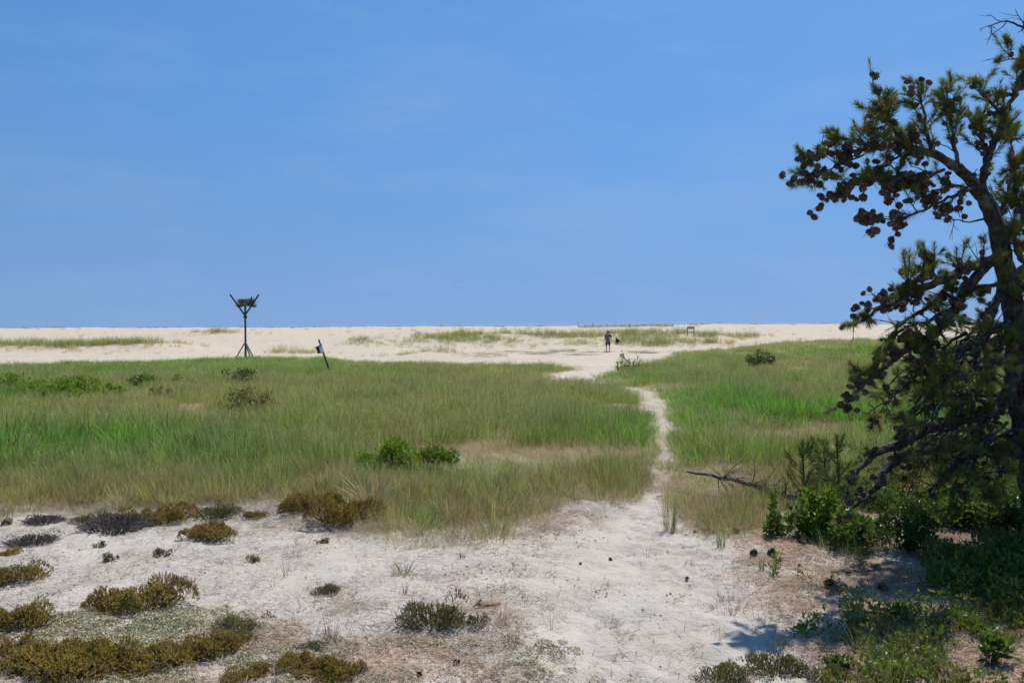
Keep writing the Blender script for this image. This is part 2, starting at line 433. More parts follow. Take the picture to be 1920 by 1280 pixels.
class MB:
    """collects vertices and faces for one mesh"""
    def __init__(s): s.v = []; s.f = []; s.c = []
    def add(s, v, f, c=None):
        b = len(s.v); s.v += [tuple(p) for p in v]; s.f += [tuple(i + b for i in q) for q in f]
        s.c += [tuple(c) if c is not None else (0.5, 0.5, 0)] * len(v) if (c is None or not hasattr(c[0], '__len__')) else [tuple(q) for q in c]
    def tube(s, pts, rad, n=8, cap=True, wob=0.0, c=None):
        pts = [Vector(p) for p in pts]
        vs = []; fs = []
        ref = Vector((0.31, 0.17, 0.93))
        tprev = None
        for i, p in enumerate(pts):
            t = (pts[min(i + 1, len(pts) - 1)] - pts[max(i - 1, 0)])
            t = t.normalized() if t.length > 1e-9 else Vector((0, 0, 1))
            if i == 0:
                a = t.cross(ref if abs(t.dot(ref)) < 0.9 else Vector((1, 0, 0))).normalized()
            else:
                a = (a - t * a.dot(t)); a = a.normalized() if a.length > 1e-6 else t.orthogonal().normalized()
            b = t.cross(a)
            r = rad[i] if hasattr(rad, '__len__') else rad
            for k in range(n):
                an = 2 * math.pi * k / n
                rr = r * (1 + (random.uniform(-wob, wob) if wob else 0))
                vs.append(p + (a * math.cos(an) + b * math.sin(an)) * rr)
        m = len(pts)
        for i in range(m - 1):
            for k in range(n):
                fs.append((i * n + k, i * n + (k + 1) % n, (i + 1) * n + (k + 1) % n, (i + 1) * n + k))
        if cap:
            fs.append(tuple(reversed(range(n)))); fs.append(tuple((m - 1) * n + k for k in range(n)))
        s.add(vs, fs, c)
    def box(s, c, size, rot=None):
        x, y, z = [q / 2 for q in size]
        M = rot if rot is not None else Matrix.Identity(3)
        v = [Vector(c) + M @ Vector((sx * x, sy * y, sz * z)) for sx in (-1, 1) for sy in (-1, 1) for sz in (-1, 1)]
        s.add(v, [(0, 1, 3, 2), (4, 6, 7, 5), (0, 4, 5, 1), (2, 3, 7, 6), (0, 2, 6, 4), (1, 5, 7, 3)])
    def ball(s, c, r, nu=10, nv=7, M=None):
        c = Vector(c); r = r if hasattr(r, '__len__') else (r, r, r)
        vs = []; fs = []
        for j in range(1, nv):
            th = math.pi * j / nv
            for i in range(nu):
                ph = 2 * math.pi * i / nu
                q = Vector((r[0] * math.sin(th) * math.cos(ph), r[1] * math.sin(th) * math.sin(ph), r[2] * math.cos(th)))
                vs.append(c + (M @ q if M else q))
        for q in ((0, 0, r[2]), (0, 0, -r[2])):
            q = Vector(q); vs.append(c + (M @ q if M else q))
        t, b = len(vs) - 2, len(vs) - 1
        for j in range(nv - 2):
            for i in range(nu):
                fs.append((j * nu + i, (j + 1) * nu + i, (j + 1) * nu + (i + 1) % nu, j * nu + (i + 1) % nu))
        for i in range(nu):
            fs.append((t, i, (i + 1) % nu)); fs.append((b, (nv - 2) * nu + (i + 1) % nu, (nv - 2) * nu + i))
        s.add(vs, fs)
    def mesh(s, name, smooth=False, bevel=0):
        me = bpy.data.meshes.new(name)
        me.from_pydata([tuple(p) for p in s.v], [], s.f); me.update()
        a = me.attributes.new('leaf', 'FLOAT_COLOR', 'POINT')
        c = np.ones((len(s.v), 4), np.float32); c[:, :3] = np.array(s.c, np.float32)
        a.data.foreach_set('color', c.ravel())
        if smooth: me.polygons.foreach_set('use_smooth', np.ones(len(me.polygons), bool))
        return me
    def build(s, name, mat, parent=None, smooth=False, loc=None, rot=None, scale=None):
        return link(name, s.mesh(name, smooth), parent, mat, loc, rot, scale)

# ------------------------------------------------------------------ the ground: one sheet
def axis(lo, a, b, hi, step, g):
    xs = list(np.arange(a, b + step / 2, step))
    s = step; x = xs[-1]
    while x < hi:
        s *= g; x += s; xs.append(x)
    s = step; x = xs[0]; left = []
    while x > lo:
        s *= g; x -= s; left.append(x)
    return np.array(left[::-1] + xs)
gx = axis(-330, -3.4, 3.6, 330, 0.027, 1.04)
gy = axis(-40, 3.6, 8.8, 300, 0.027, 1.03)
GX, GY = np.meshgrid(gx, gy)
GZ = height(GX, GY)
# footprints trodden into the loose sand of the path and around it
_fr = random.Random(77)
for k in range(170):
    fy = _fr.uniform(3.7, 8.4); fx = np.interp(fy, PATH[:, 1], PATH[:, 0]) + _fr.gauss(0, .42); fa = _fr.gauss(0, .45)
    i0, i1 = np.searchsorted(gx, [fx - .3, fx + .3]); j0, j1 = np.searchsorted(gy, [fy - .3, fy + .3])
    X_ = GX[j0:j1, i0:i1] - fx; Y_ = GY[j0:j1, i0:i1] - fy
    u_ = (X_ * math.cos(fa) + Y_ * math.sin(fa)) / .058; v_ = (-X_ * math.sin(fa) + Y_ * math.cos(fa)) / .135
    q_ = u_ * u_ + v_ * v_; dep = _fr.uniform(.004, .012)
    GZ[j0:j1, i0:i1] += dep * (-np.exp(-q_ * 1.1) + .55 * np.exp(-(np.sqrt(q_) - 1.5) ** 2 * 5))
nx, ny = len(gx), len(gy)
V = np.stack([GX, GY, GZ], -1).reshape(-1, 3)
I = np.arange(nx * ny).reshape(ny, nx)
Fq = np.stack([I[:-1, :-1], I[:-1, 1:], I[1:, 1:], I[1:, :-1]], -1).reshape(-1, 4)
def litter_mask(x, y):
    pd = path_dist(x, y)
    px = 960 + F * x / np.maximum(y, .5)
    n = fbm(x * 1.5, y * 1.5, 3, 50)
    right = sstep(0.95, 1.6, x + (n - 0.5) * 0.9 - 0.0 * y) * (1 - sstep(9.5, 11, y)) * (y > -3)
    mid = sstep(0.40, 0.60, n) * np.exp(-((x + 0.40) / 0.65) ** 2 - ((y - 4.5) / 0.9) ** 2) * 1.2 + .8 * sstep(.42, .62, fbm(x * 3, y * 3, 3, 51)) * (1 - sstep(4.6, 5.6, y)) * (1 - sstep(-.3, .6, x))
    mid2 = 1.4 * np.exp(-((x + 0.6) / 0.95) ** 2 - ((y - 7.9) / 0.75) ** 2) * sstep(.26, .46, n)
    return np.clip(right + mid + mid2, 0, 1) * sstep(0.7, 1.15, pd + (n - .5) * .6)
MEAD = np.clip(meadow(GX, GY) * 0.92, 0, 1)
_tan = (1 - sstep(.9, 1.6, path_dist(GX, GY))) * sstep(8.6, 10, GY) * (1 - sstep(22, 30, GY)) * (.35 + .65 * sstep(.4, .6, fbm(GX * 3, GY * 2, 3, 18)))
MEAD = np.maximum(MEAD, .75 * _tan)
MEAD = np.maximum(MEAD, 0.35 * np.clip(dune_grass_mask(GX, GY) - .3, 0, 1))
COV = np.stack([MEAD, litter_mask(GX, GY), sstep(12, 60, GY)], -1).reshape(-1, 3)
ground = link('dune_ground', np_mesh('dune_ground', V, Fq, smooth=True, extra={'cover': COV}), mat=MAT['ground'])
tag(ground, 'pale sandy ground with a trodden path leading through the grass to the beach', 'ground', kind='structure')

me = np_mesh('sea', [(-15000, 215, -3.3), (15000, 215, -3.3), (15000, 30000, -3.3), (-15000, 30000, -3.3)], [(0, 1, 2, 3)])
tag(link('sea', me, mat=MAT['sea']), 'thin strip of blue sea along the horizon beyond the beach', 'sea', kind='structure')

# ------------------------------------------------------------------ instanced ground cover
PROTO = bpy.data.collections.new('cover_prototypes')
def proto_coll(name, meshes):
    c = bpy.data.collections.new(name)
    for i, m in enumerate(meshes):
        o = bpy.data.objects.new(f'{name}_{i:02d}', m); c.objects.link(o)
    return c
def scatter(name, pts, rot, scl, idx, gcol, coll, mat, label, cat):
    me = bpy.data.meshes.new(name)
    n = len(pts)
    me.vertices.add(n); me.vertices.foreach_set('co', np.ascontiguousarray(pts, np.float32).ravel())
    for nm, typ, arr, key in (('rot', 'FLOAT_VECTOR', rot, 'vector'), ('scl', 'FLOAT_VECTOR', scl, 'vector'), ('gcol', 'FLOAT_COLOR', gcol, 'color')):
        a = me.attributes.new(nm, typ, 'POINT')
        arr = np.asarray(arr, np.float32)
        if key == 'color': arr = np.concatenate([arr, np.ones((n, 1), np.float32)], 1)
        a.data.foreach_set(key, np.ascontiguousarray(arr).ravel())
    a = me.attributes.new('pick', 'INT', 'POINT'); a.data.foreach_set('value', np.ascontiguousarray(idx, np.int32))
    o = link(name, me, mat=mat)
    tree = bpy.data.node_groups.new(name + '_scatter', 'GeometryNodeTree')
    tree.interface.new_socket('Geometry', in_out='INPUT', socket_type='NodeSocketGeometry')
    tree.interface.new_socket('Geometry', in_out='OUTPUT', socket_type='NodeSocketGeometry')
    gi = tree.nodes.new('NodeGroupInput'); go = tree.nodes.new('NodeGroupOutput')
    ci = tree.nodes.new('GeometryNodeCollectionInfo'); ci.inputs['Collection'].default_value = coll
    ci.inputs['Separate Children'].default_value = True; ci.inputs['Reset Children'].default_value = True
    ip = tree.nodes.new('GeometryNodeInstanceOnPoints'); ip.inputs['Pick Instance'].default_value = True
    def na(nm, typ):
        q = tree.nodes.new('GeometryNodeInputNamedAttribute'); q.data_type = typ; q.inputs['Name'].default_value = nm
        return q.outputs[0]
    e2r = tree.nodes.new('FunctionNodeEulerToRotation')
    L = tree.links.new
    L(gi.outputs[0], ip.inputs['Points']); L(ci.outputs[0], ip.inputs['Instance'])
    L(na('pick', 'INT'), ip.inputs['Instance Index'])
    L(na('rot', 'FLOAT_VECTOR'), e2r.inputs[0]); L(e2r.outputs[0], ip.inputs['Rotation'])
    L(na('scl', 'FLOAT_VECTOR'), ip.inputs['Scale'])
    L(ip.outputs[0], go.inputs[0])
    md = o.modifiers.new('scatter', 'NODES'); md.node_group = tree
    return tag(o, label, cat, kind='stuff')

def blades_mesh(name, n, spread, h, wid, lean, curve, seg=4, dead=0.1, seed=0, mat=None, flat=False):
    r = np.random.default_rng(seed)
    vs = []; fs = []; cs = []
    for i in range(n):
        an = r.uniform(0, 2 * math.pi); rad = spread * math.sqrt(r.random())
        b = np.array([math.cos(an) * rad, math.sin(an) * rad, -0.02])
        da = an + r.normal(0, 0.7)
        out = np.array([math.cos(da), math.sin(da), 0.0])
        ln = h * r.uniform(0.55, 1.0); lk = lean * r.uniform(0.3, 1.3); cv = curve * r.uniform(0.2, 1.5)
        side = np.array([-out[1], out[0], 0]); tw = r.uniform(-1, 1)
        side = side * math.cos(tw) + out * math.sin(tw)
        g = r.random(); dd = 1.0 if r.random() < dead else 0.0
        w0 = wid * r.uniform(0.7, 1.2)
        p = b.copy(); th = lk
        base = len(vs)
        for k in range(seg + 1):
            t = k / seg
            ww = w0 * (1 - t) ** 0.7 * (0.6 + 0.4 * min(1, t * 4))
            if k < seg:
                vs.append(p - side * ww / 2); vs.append(p + side * ww / 2); cs += [(t, g, dd)] * 2
            else:
                vs.append(p); cs.append((t, g, dd))
            p = p + (out * math.sin(th) + np.array([0, 0, math.cos(th)])) * ln / seg
            th = min(th + cv / seg * (0.5 + t), 2.2)
        for k in range(seg - 1):
            a = base + 2 * k
            fs.append((a, a + 1, a + 3)); fs.append((a, a + 3, a + 2))
        a = base + 2 * (seg - 1); fs.append((a, a + 1, a + 2))
    me = np_mesh(name, np.array(vs), np.array(fs), np.array(cs))
    if mat: me.materials.append(mat)
    return me

def stalks_mesh(name, n, spread, h, seed, mat, head=True, wid=0.0032):
    """fine upright stalks with feathery seed heads"""
    r = np.random.default_rng(seed); vs = []; fs = []; cs = []
    for i in range(n):
        an = r.uniform(0, 6.28); rad = spread * math.sqrt(r.random())
        b = np.array([math.cos(an) * rad, math.sin(an) * rad, 0]); ln = h * r.uniform(0.7, 1.1)
        d = np.array([r.normal(0, .13), r.normal(0, .13), 1]); d /= np.linalg.norm(d)
        sa = r.uniform(0, 6.28); s = np.array([math.cos(sa), math.sin(sa), 0]) * wid
        g = r.random()
        k = len(vs)
        top = b + d * ln + np.array([r.normal(0, .03), r.normal(0, .03), 0])
        vs += [b - s, b + s, top + s * .6, top - s * .6]; cs += [(0.3, g, .2)] * 2 + [(1, g, .35)] * 2
        fs += [(k, k + 1, k + 2), (k, k + 2, k + 3)]
        if head:
            for q in range(5):
                t = top - d * ln * 0.28 * q / 5
                ta = r.uniform(0, 6.28); e = np.array([math.cos(ta), math.sin(ta), 0.9]) * ln * 0.07
                k = len(vs); vs += [t - s, t + s, t + e]; cs += [(1, g, .6)] * 3; fs.append((k, k + 1, k + 2))
    me = np_mesh(name, np.array(vs), np.array(fs), np.array(cs)); me.materials.append(mat)
    return me

gm = MAT['grass']
tufts = [blades_mesh(f'tuft{i}', 50, 0.22, 0.60, 0.0092, 0.30, 1.0, 4, 0.10, 100 + i, gm) for i in range(4)]
tufts += [blades_mesh(f'fine{i}', 64, 0.24, 0.48, 0.0066, 0.42, 1.1, 3, 0.2, 120 + i, gm) for i in range(3)]
tufts += [stalks_mesh(f'stalk{i}', 38, 0.26, 0.62, 140 + i, gm) for i in range(3)]
tufts += [blades_mesh(f'dry{i}', 50, 0.22, 0.40, 0.0085, 1.05, 0.6, 3, 1.0, 160 + i, gm) for i in range(3)]
GRASS_C = proto_coll('grass_tufts', tufts)

def sample(n, ymin, ymax, half=0.66, extra=3.0, power=1.0):
    """random ground points, denser near the viewer"""
    u = RNG.random(n)
    y = (ymin ** (2 - power) + u * (ymax ** (2 - power) - ymin ** (2 - power))) ** (1 / (2 - power))
    x = RNG.uniform(-1, 1, n) * (half * y + extra)
    return x, y

def patch(x, y, cx, cy, sx, sy):
    return np.exp(-((x - cx) / sx) ** 2 - ((y - cy) / sy) ** 2)

SHRUB_SPOTS = [(p.x, p.y, wp_ * p.y / F / 2) for p, wp_ in ((gp(a, b), c) for a, b, c in ((735, 872, 105), (812, 876, 85), (28, 752, 85), (95, 758, 90), (155, 752, 70), (212, 756, 60), (268, 732, 55), (345, 727, 50), (298, 752, 60), (448, 722, 66), (465, 784, 105), (1425, 692, 56), (1176, 706, 60), (690, 930, 120), (942, 962, 90), (835, 952, 100), (425, 942, 60), (505, 940, 60)))]
x, y = sample(52000, 6.3, 68, power=1.2)
m = meadow(x, y)
keep = RNG.random(len(x)) < m
x, y = x[keep], y[keep]
z = height(x, y)
n = len(x)
d = np.hypot(x, y)
n1 = fbm(x * 0.25, y * 0.14, 3, 60); n2 = fbm(x * 0.9, y * 0.6, 3, 70); n3 = RNG.random(n)
near_edge = 1 - sstep(8.5, 11.5, y + (n2 - .5) * 2)
green = 0.38 + 2.2 * (n1 - 0.5) + 0.9 * (n2 - 0.5)
green += 0.75 * patch(x, y, 2.1, 13.5, 1.4, 3.0) + 0.5 * patch(x, y, 1.2, 10.2, 1.3, 1.0)
green += 0.75 * patch(x, y, -6.5, 11.5, 2.6, 1.8) + 0.55 * patch(x, y, 5.6, 15, 2.0, 2.6)
green += 0.5 * sstep(40, 56, y) * (1 - sstep(2, 8, x)) + 0.25 * patch(x, y, 4.0, 24, 1.4, 5)
green -= 0.75 * patch(x, y, -9, 30, 14, 9) * (1 - 0.5 * n1)
green -= 0.35 * near_edge
green = np.clip(green, 0, 1)
deadp = np.clip(1.5 * patch(x, y, 0.35, 11.5, 1.7, 0.9) + 1.4 * patch(x, y, 4.2, 13.8, 1.4, 0.9) + .8 * patch(x, y, -2.6, 12.5, 1.2, .6) + patch(x, y, 6.5, 19, 1.2, .8) + .9 * patch(x, y, 4.9, 26, 1.6, 2.2) + 0.9 * sstep(.58, .70, n2) + 0.5 * near_edge * sstep(.4, .6, fbm(x * 2, y * 2, 2, 91)), 0, 1)
C_green = np.array([0.140, 0.335, 0.028]); C_olive = np.array([0.275, 0.355, 0.062]); C_brown = np.array([0.46, 0.38, 0.14]); C_blue = np.array([0.15, 0.28, 0.06])
gc = C_green * green[:, None] + C_olive * (1 - green)[:, None]
bl = np.clip(sstep(.55, .8, fbm(x * .3, y * .2, 2, 77)), 0, 1)[:, None] * 0.5
gc = gc * (1 - bl) + C_blue * bl
br = np.clip((0.28 - green) * 0.9 + (n3 - .72) * .8, 0, 0.8)[:, None]
gc = gc * (1 - br) + C_brown * br
gc *= RNG.uniform(0.65, 1.3, (n, 1))
ne = (near_edge * RNG.uniform(.2, .9, n))[:, None]
gc = gc * (1 - ne) + np.array([0.46, 0.40, 0.14]) * ne
pick = np.where(green + RNG.normal(0, .25, n) > 0.5, RNG.integers(0, 4, n), RNG.integers(4, 10, n))
pick = np.where((RNG.random(n) < 0.25) & (green < .45), RNG.integers(0, 4, n), pick)
pick = np.where(RNG.random(n) < deadp, RNG.integers(10, 13, n), pick)
hs = RNG.uniform(0.5, 1.25, n) * (0.66 + 0.34 * green) * (0.38 + 0.62 * sstep(8.2, 11.5, y)) * (0.55 + .45 * m[keep]) * (0.75 + .5 * fbm(x * .5, y * .4, 2, 15))
for cx, cy, rad in SHRUB_SPOTS:
    hs *= 1 - 0.65 * patch(x, y, cx * (1 - .5 * rad / cy), cy - .7 * rad - .1, rad * .8, rad * 1.0 + .3)
hs *= 1 - 0.45 * sstep(28, 52, y)
hs *= 1 - 0.45 * deadp
hs *= .90 * (.62 + .38 * sstep(1.2, 4.0, path_dist(x, y) + 4 * sstep(27, 32, y)))
hs *= 1 - .5 * patch(x, y, .35, 10.3, 1.5, .8) - .45 * patch(x, y, 4.0, 12.5, 1.2, .9)
hs *= 1 - 0.6 * patch(x, y, 2.2, 30.8, 1.6, 2.2)
hs *= 1 - 0.45 * patch(x, y, 1.65, 9.8, .5, 1.0)
wd = 1 + 0.022 * np.clip(d - 10, 0, 60)
scl = np.stack([hs ** .5 * wd, hs ** .5 * wd, hs], -1)
rot = np.stack([RNG.normal(0, .17, n), RNG.normal(0.03, .17, n), RNG.uniform(0, 6.28, n)], -1)
scatter('meadow_grass', np.stack([x, y, z], -1), rot, scl, pick, gc, GRASS_C, gm, 'tall green and olive dune grass filling the middle ground', 'grass')

# ragged fringe where the grass thins out on the sand
x, y = sample(16000, 6.2, 10.5, half=.64, extra=.6, power=1.0)
px_, = (960 + F * x / y,); row_ = 606 + F * (CAM_Z - height(x, y, False)) / y
eg = np.interp(px_, _NR_P, _NR_R) - row_ + (fbm(x * 2.2, y * 2.2, 3, 22) - .5) * 50
extra_z = sstep(600, 700, px_) * (1 - sstep(980, 1080, px_))
pl = sstep(-38 - 50 * extra_z, 12, eg) ** 1.4 * (1 - sstep(25, 60, eg)) * .42
keep = (RNG.random(len(x)) < pl) & (path_dist(x, y) > 1.0)
x, y, eg = x[keep], y[keep], eg[keep]; n = len(x)
dry = RNG.random(n) < .55
pk = np.where(dry, RNG.integers(10, 13, n), RNG.integers(4, 7, n)); pk = np.where(RNG.random(n) < .15, RNG.integers(0, 4, n), pk)
hs = RNG.uniform(.3, .8, n) * (.7 + .3 * sstep(-30, 20, eg)); ws = RNG.uniform(.25, .7, n)
gc2 = np.array([0.40, 0.36, 0.12]) * RNG.uniform(.6, 1.3, (n, 1)); gc2[RNG.random(n) < .4] *= np.array([.6, .95, .5])
scatter('fringe_grass', np.stack([x, y, height(x, y)], -1), np.stack([RNG.normal(0, .2, n), RNG.normal(0, .2, n), RNG.uniform(0, 6.28, n)], -1), np.stack([ws, ws, hs], -1), pk, gc2, GRASS_C, gm,
        'thin ragged fringe of dry and green grass between meadow and bare sand', 'grass')

# sparse grass on the far dunes
x, y = sample(110000, 60, 125, half=0.66, extra=4, power=0.6)
m = dune_grass_mask(x, y)
keep = (RNG.random(len(x)) < m ** 1.2 * 0.15) & (path_dist(x, y) > 1.1)
x, y, m = x[keep], y[keep], m[keep]; n = len(x)
mixg = np.clip(m * 1.5 - 0.55 + RNG.normal(0, .15, n), 0, 1)[:, None]
gc = np.array([0.24, 0.32, 0.06]) * mixg + np.array([0.60, 0.54, 0.20]) * (1 - mixg)
hs = RNG.uniform(0.4, 1.35, n) ** 1.2 * (0.8 + .6 * mixg[:, 0]); gc *= RNG.uniform(.6, 1.3, (n, 1))
scl = np.stack([hs * 1.5, hs * 1.5, hs * 1.1], -1)
rot = np.stack([RNG.normal(0, .08, n), RNG.normal(0, .08, n), RNG.uniform(0, 6.28, n)], -1)
scatter('beach_grass', np.stack([x, y, height(x, y)], -1), rot, scl, RNG.integers(0, 7, n), gc, GRASS_C, gm, 'sparse yellow-green beach grass on the far sand dunes', 'grass')
# dark wrack washed onto the sand flat
wk = [gp(a, b) for a, b in ((960, 659), (1010, 662), (1040, 660), (985, 664), (1080, 665), (1110, 661), (905, 668), (930, 664), (1060, 658), (1190, 660), (1225, 662))]
cw = np.array([(p.x, p.y) for p in wk]); n = 500; k = RNG.integers(0, len(cw), n)
x = cw[k, 0] + RNG.normal(0, 1.0, n); y = cw[k, 1] + RNG.normal(0, .7, n)
scatter('beach_wrack', np.stack([x, y, height(x, y)], -1), np.stack([RNG.normal(0, .1, n), RNG.normal(0, .1, n), RNG.uniform(0, 6.28, n)], -1), np.stack([RNG.uniform(.8, 1.6, n), RNG.uniform(.8, 1.6, n), RNG.uniform(.1, .25, n)], -1), RNG.integers(4, 7, n),
        np.tile([0.12, 0.10, 0.08], (n, 1)), GRASS_C, gm, 'dark streaks of dry wrack lying on the sand flat behind the meadow', 'wrack')
# stray tufts on the bare beach crest
x = RNG.uniform(-105, 105, 420); y = np.where(RNG.random(420) < .5, RNG.uniform(158, 168, 420), RNG.uniform(112, 168, 420)); n = len(x)
hs = RNG.uniform(0.25, 1.0, n)
scatter('crest_grass', np.stack([x, y, height(x, y)], -1), np.stack([x * 0, x * 0, x], -1), np.stack([hs * 2, hs * 2, hs], -1), RNG.integers(0, 7, n),
        np.tile([0.20, 0.21, 0.08], (n, 1)), GRASS_C, gm, 'tiny scattered grass sprigs along the far sand crest', 'grass')

# loose needles and straw bits lying on the ground
def bits_mesh(name, n, rad, ln, wid, seed, mat, z=0.006):
    r = np.random.default_rng(seed); vs = []; fs = []; cs = []
    for i in range(n):
        c = np.array([r.normal(0, rad), r.normal(0, rad), r.uniform(0.002, z)]); a = r.uniform(0, 6.28)
        l = ln * r.uniform(.4, 1.1); dv = np.array([math.cos(a), math.sin(a), r.normal(0, .12)]) * l / 2
        s = np.array([-math.sin(a), math.cos(a), 0]) * wid
        k = len(vs); vs += [c - dv - s, c - dv + s, c + dv]; g = r.random(); cs += [(1, g, 0)] * 3; fs.append((k, k + 1, k + 2))
    me = np_mesh(name, np.array(vs), np.array(fs), np.array(cs)); me.materials.append(mat); return me
m_lit = leaf_mat('needle_litter', (0.17, 0.09, 0.05), (0.66, 0.47, 0.34), 0.1, 0.8, 0.1)
m_str = leaf_mat('straw_litter', (0.20, 0.16, 0.12), (0.42, 0.36, 0.27), 0.1, 0.8, 0.1)
LIT_C = proto_coll('litter_bits', [bits_mesh(f'bits{i}', 50, 0.09, 0.075, 0.0019, 200 + i, m_lit, .014) for i in range(3)] + [bits_mesh(f'straw{i}', 26, 0.09, 0.13, 0.0018, 210 + i, m_str, .03) for i in range(3)])
x, y = sample(34000, 3.4, 10.5, half=0.64, extra=.6, power=1.0)
lm = litter_mask(x, y); md = meadow(x, y)
edge = np.clip(md * 1.5, 0, 1) * (1 - sstep(9, 12, y)) + 0.5 * sstep(.45, .65, fbm(x * 1.2, y * 1.2, 3, 33)) * sstep(7.0, 8.2, y)
sp = 0.06
pat = .12 + .88 * sstep(.38, .60, fbm(x * 3.2, y * 3.2, 3, 44))
pl = np.clip(lm * 0.75 * pat + edge * 0.6 + sp, 0, 1) * (0.3 + .7 * sstep(.7, 1.1, path_dist(x, y)))
keep = RNG.random(len(x)) < pl
x, y, lm = x[keep], y[keep], lm[keep]; n = len(x)
pk = np.where(RNG.random(n) < np.clip(lm, .1, .85), RNG.integers(0, 3, n), RNG.integers(3, 6, n))
s_ = RNG.uniform(.6, 1.2, n)
scatter('needle_litter', np.stack([x, y, height(x, y)], -1), np.stack([x * 0, x * 0, RNG.uniform(0, 6.28, n)], -1), np.stack([s_] * 3, -1), pk, np.ones((n, 3)), LIT_C, m_lit,
        'brown pine needles and straw scattered on the sand', 'litter')

# reindeer lichen cushions
def lichen_mesh(name, n, rad, seed):
    r = np.random.default_rng(seed); vs = []; fs = []; cs = []
    for i in range(n):
        a = r.uniform(0, 6.28); q = rad * math.sqrt(r.random()); hgt = 0.028 * (1 - (q / rad) ** 2) * r.uniform(.6, 1.2)
        c = np.array([math.cos(a) * q, math.sin(a) * q, hgt])
        u = r.normal(0, 1, 3); u /= np.linalg.norm(u); v = np.cross(u, r.normal(0, 1, 3)); v /= np.linalg.norm(v)
        s = 0.007 * r.uniform(.6, 1.3); g = r.random(); dd = 1.0 if r.random() < .22 else 0
        k = len(vs); vs += [c - u * s, c + v * s, c + u * s, c - v * s]; cs += [(1, g, dd)] * 4; fs += [(k, k + 1, k + 2), (k, k + 2, k + 3)]
    me = np_mesh(name, np.array(vs), np.array(fs), np.array(cs)); me.materials.append(MAT['lichen']); return me
LICH_C = proto_coll('lichen_cushions', [lichen_mesh(f'lich{i}', 130, 0.075, 300 + i) for i in range(4)])
x = RNG.uniform(-3.4, 0.9, 12000); y = RNG.uniform(3.5, 5.8, 12000)
nn = fbm(x * 2.4, y * 2.4, 3, 80)
edge_y = 4.95 + 0.35 * np.sin(x * 2.1) - 0.35 * sstep(-.9, .3, x)
pl = sstep(.36, .66, nn) * (.25 + .75 * sstep(.4, .6, fbm(x * 9, y * 9, 2, 81))) * (1 - sstep(-.4, .3, y - edge_y)) * (1 - sstep(0.0, .5, x)) * (1 - .6 * sstep(-1.2, -.2, x))
keep = RNG.random(len(x)) < pl
x, y = x[keep], y[keep]; n = len(x); s_ = RNG.uniform(.3, 1.0, n)
scatter('reindeer_lichen', np.stack([x, y, height(x, y)], -1), np.stack([x * 0, x * 0, RNG.uniform(0, 6.28, n)], -1), np.stack([s_] * 3, -1), RNG.integers(0, 4, n), np.ones((n, 3)), LICH_C, MAT['lichen'],
        'crisp pale yellow-grey lichen cushions carpeting the sand between heather bushes', 'lichen')

# dark crumbs of crust, chips and bits of twig lying on the sand
m_chip = leaf_mat('crust_chips', (0.05, 0.04, 0.035), (0.22, 0.18, 0.15), 0.0, 0.9, 0.1)
def chips_mesh(name, n, rad, size, seed):
    r = np.random.default_rng(seed); vs = []; fs = []; cs = []
    for i in range(n):
        c = np.array([r.normal(0, rad), r.normal(0, rad), 0]); a = r.uniform(0, 6.28); sx = size * r.uniform(.3, 1.2); sy = sx * r.uniform(.2, .8)
        u = np.array([math.cos(a), math.sin(a), r.normal(0, .2)]) * sx; v = np.array([-math.sin(a), math.cos(a), r.normal(0, .2)]) * sy; h = np.array([0, 0, sy * r.uniform(.4, 1.0)])
        k = len(vs); vs += [c - u, c - v, c + u, c + v, c + h]; g = r.random() ** 2; cs += [(1, g, 0)] * 5
        fs += [(k, k + 1, k + 4), (k + 1, k + 2, k + 4), (k + 2, k + 3, k + 4), (k + 3, k, k + 4)]
    me = np_mesh(name, np.array(vs), np.array(fs), np.array(cs)); me.materials.append(m_chip); return me
CHIP_C = proto_coll('crust_bits', [chips_mesh(f'chip{i}', 14, .06, .010, 320 + i) for i in range(3)] + [chips_mesh(f'crumb{i}', 40, .08, .004, 330 + i) for i in range(2)] + [bits_mesh('twiglets', 5, .08, .09, .0016, 340, m_chip, .01)])
x, y = sample(14000, 3.4, 9.4, half=0.64, extra=.6, power=1.0)
nn = fbm(x * 1.1, y * 1.6, 3, 95)
pl = (0.12 + .7 * sstep(.45, .62, nn)) * (.25 + .75 * sstep(.8, 1.3, path_dist(x, y))) * (1 - meadow(x, y))
keep = RNG.random(len(x)) < pl; x, y = x[keep], y[keep]; n = len(x); s_ = RNG.uniform(.4, 1.1, n)
scatter('crust_chips', np.stack([x, y, height(x, y)], -1), np.stack([x * 0, x * 0, RNG.uniform(0, 6.28, n)], -1), np.stack([s_] * 3, -1), RNG.integers(0, 6, n), np.ones((n, 3)), CHIP_C, m_chip,
        'dark crumbs of crust and twig chips strewn over the pale sand', 'debris')

#@@PART2
# ------------------------------------------------------------------ pine tree
def catmull(P, step):
    """P rows (x,y,z,r) -> resampled smooth rows"""
    P = np.array(P, float)
    Q = np.vstack([2 * P[0] - P[1], P, 2 * P[-1] - P[-2]])
    out = []
    for i in range(1, len(Q) - 2):
        p0, p1, p2, p3 = Q[i - 1], Q[i], Q[i + 1], Q[i + 2]
        k = max(1, int(np.linalg.norm(p2[:3] - p1[:3]) / step))
        for j in range(k):
            t = j / k
            out.append(0.5 * ((2 * p1) + (-p0 + p2) * t + (2 * p0 - 5 * p1 + 4 * p2 - p3) * t * t + (-p0 + 3 * p1 - 3 * p2 + p3) * t ** 3))
    out.append(Q[-2])
    out = np.array(out); out[:, 3] = np.maximum(out[:, 3], 0.003)
    return out

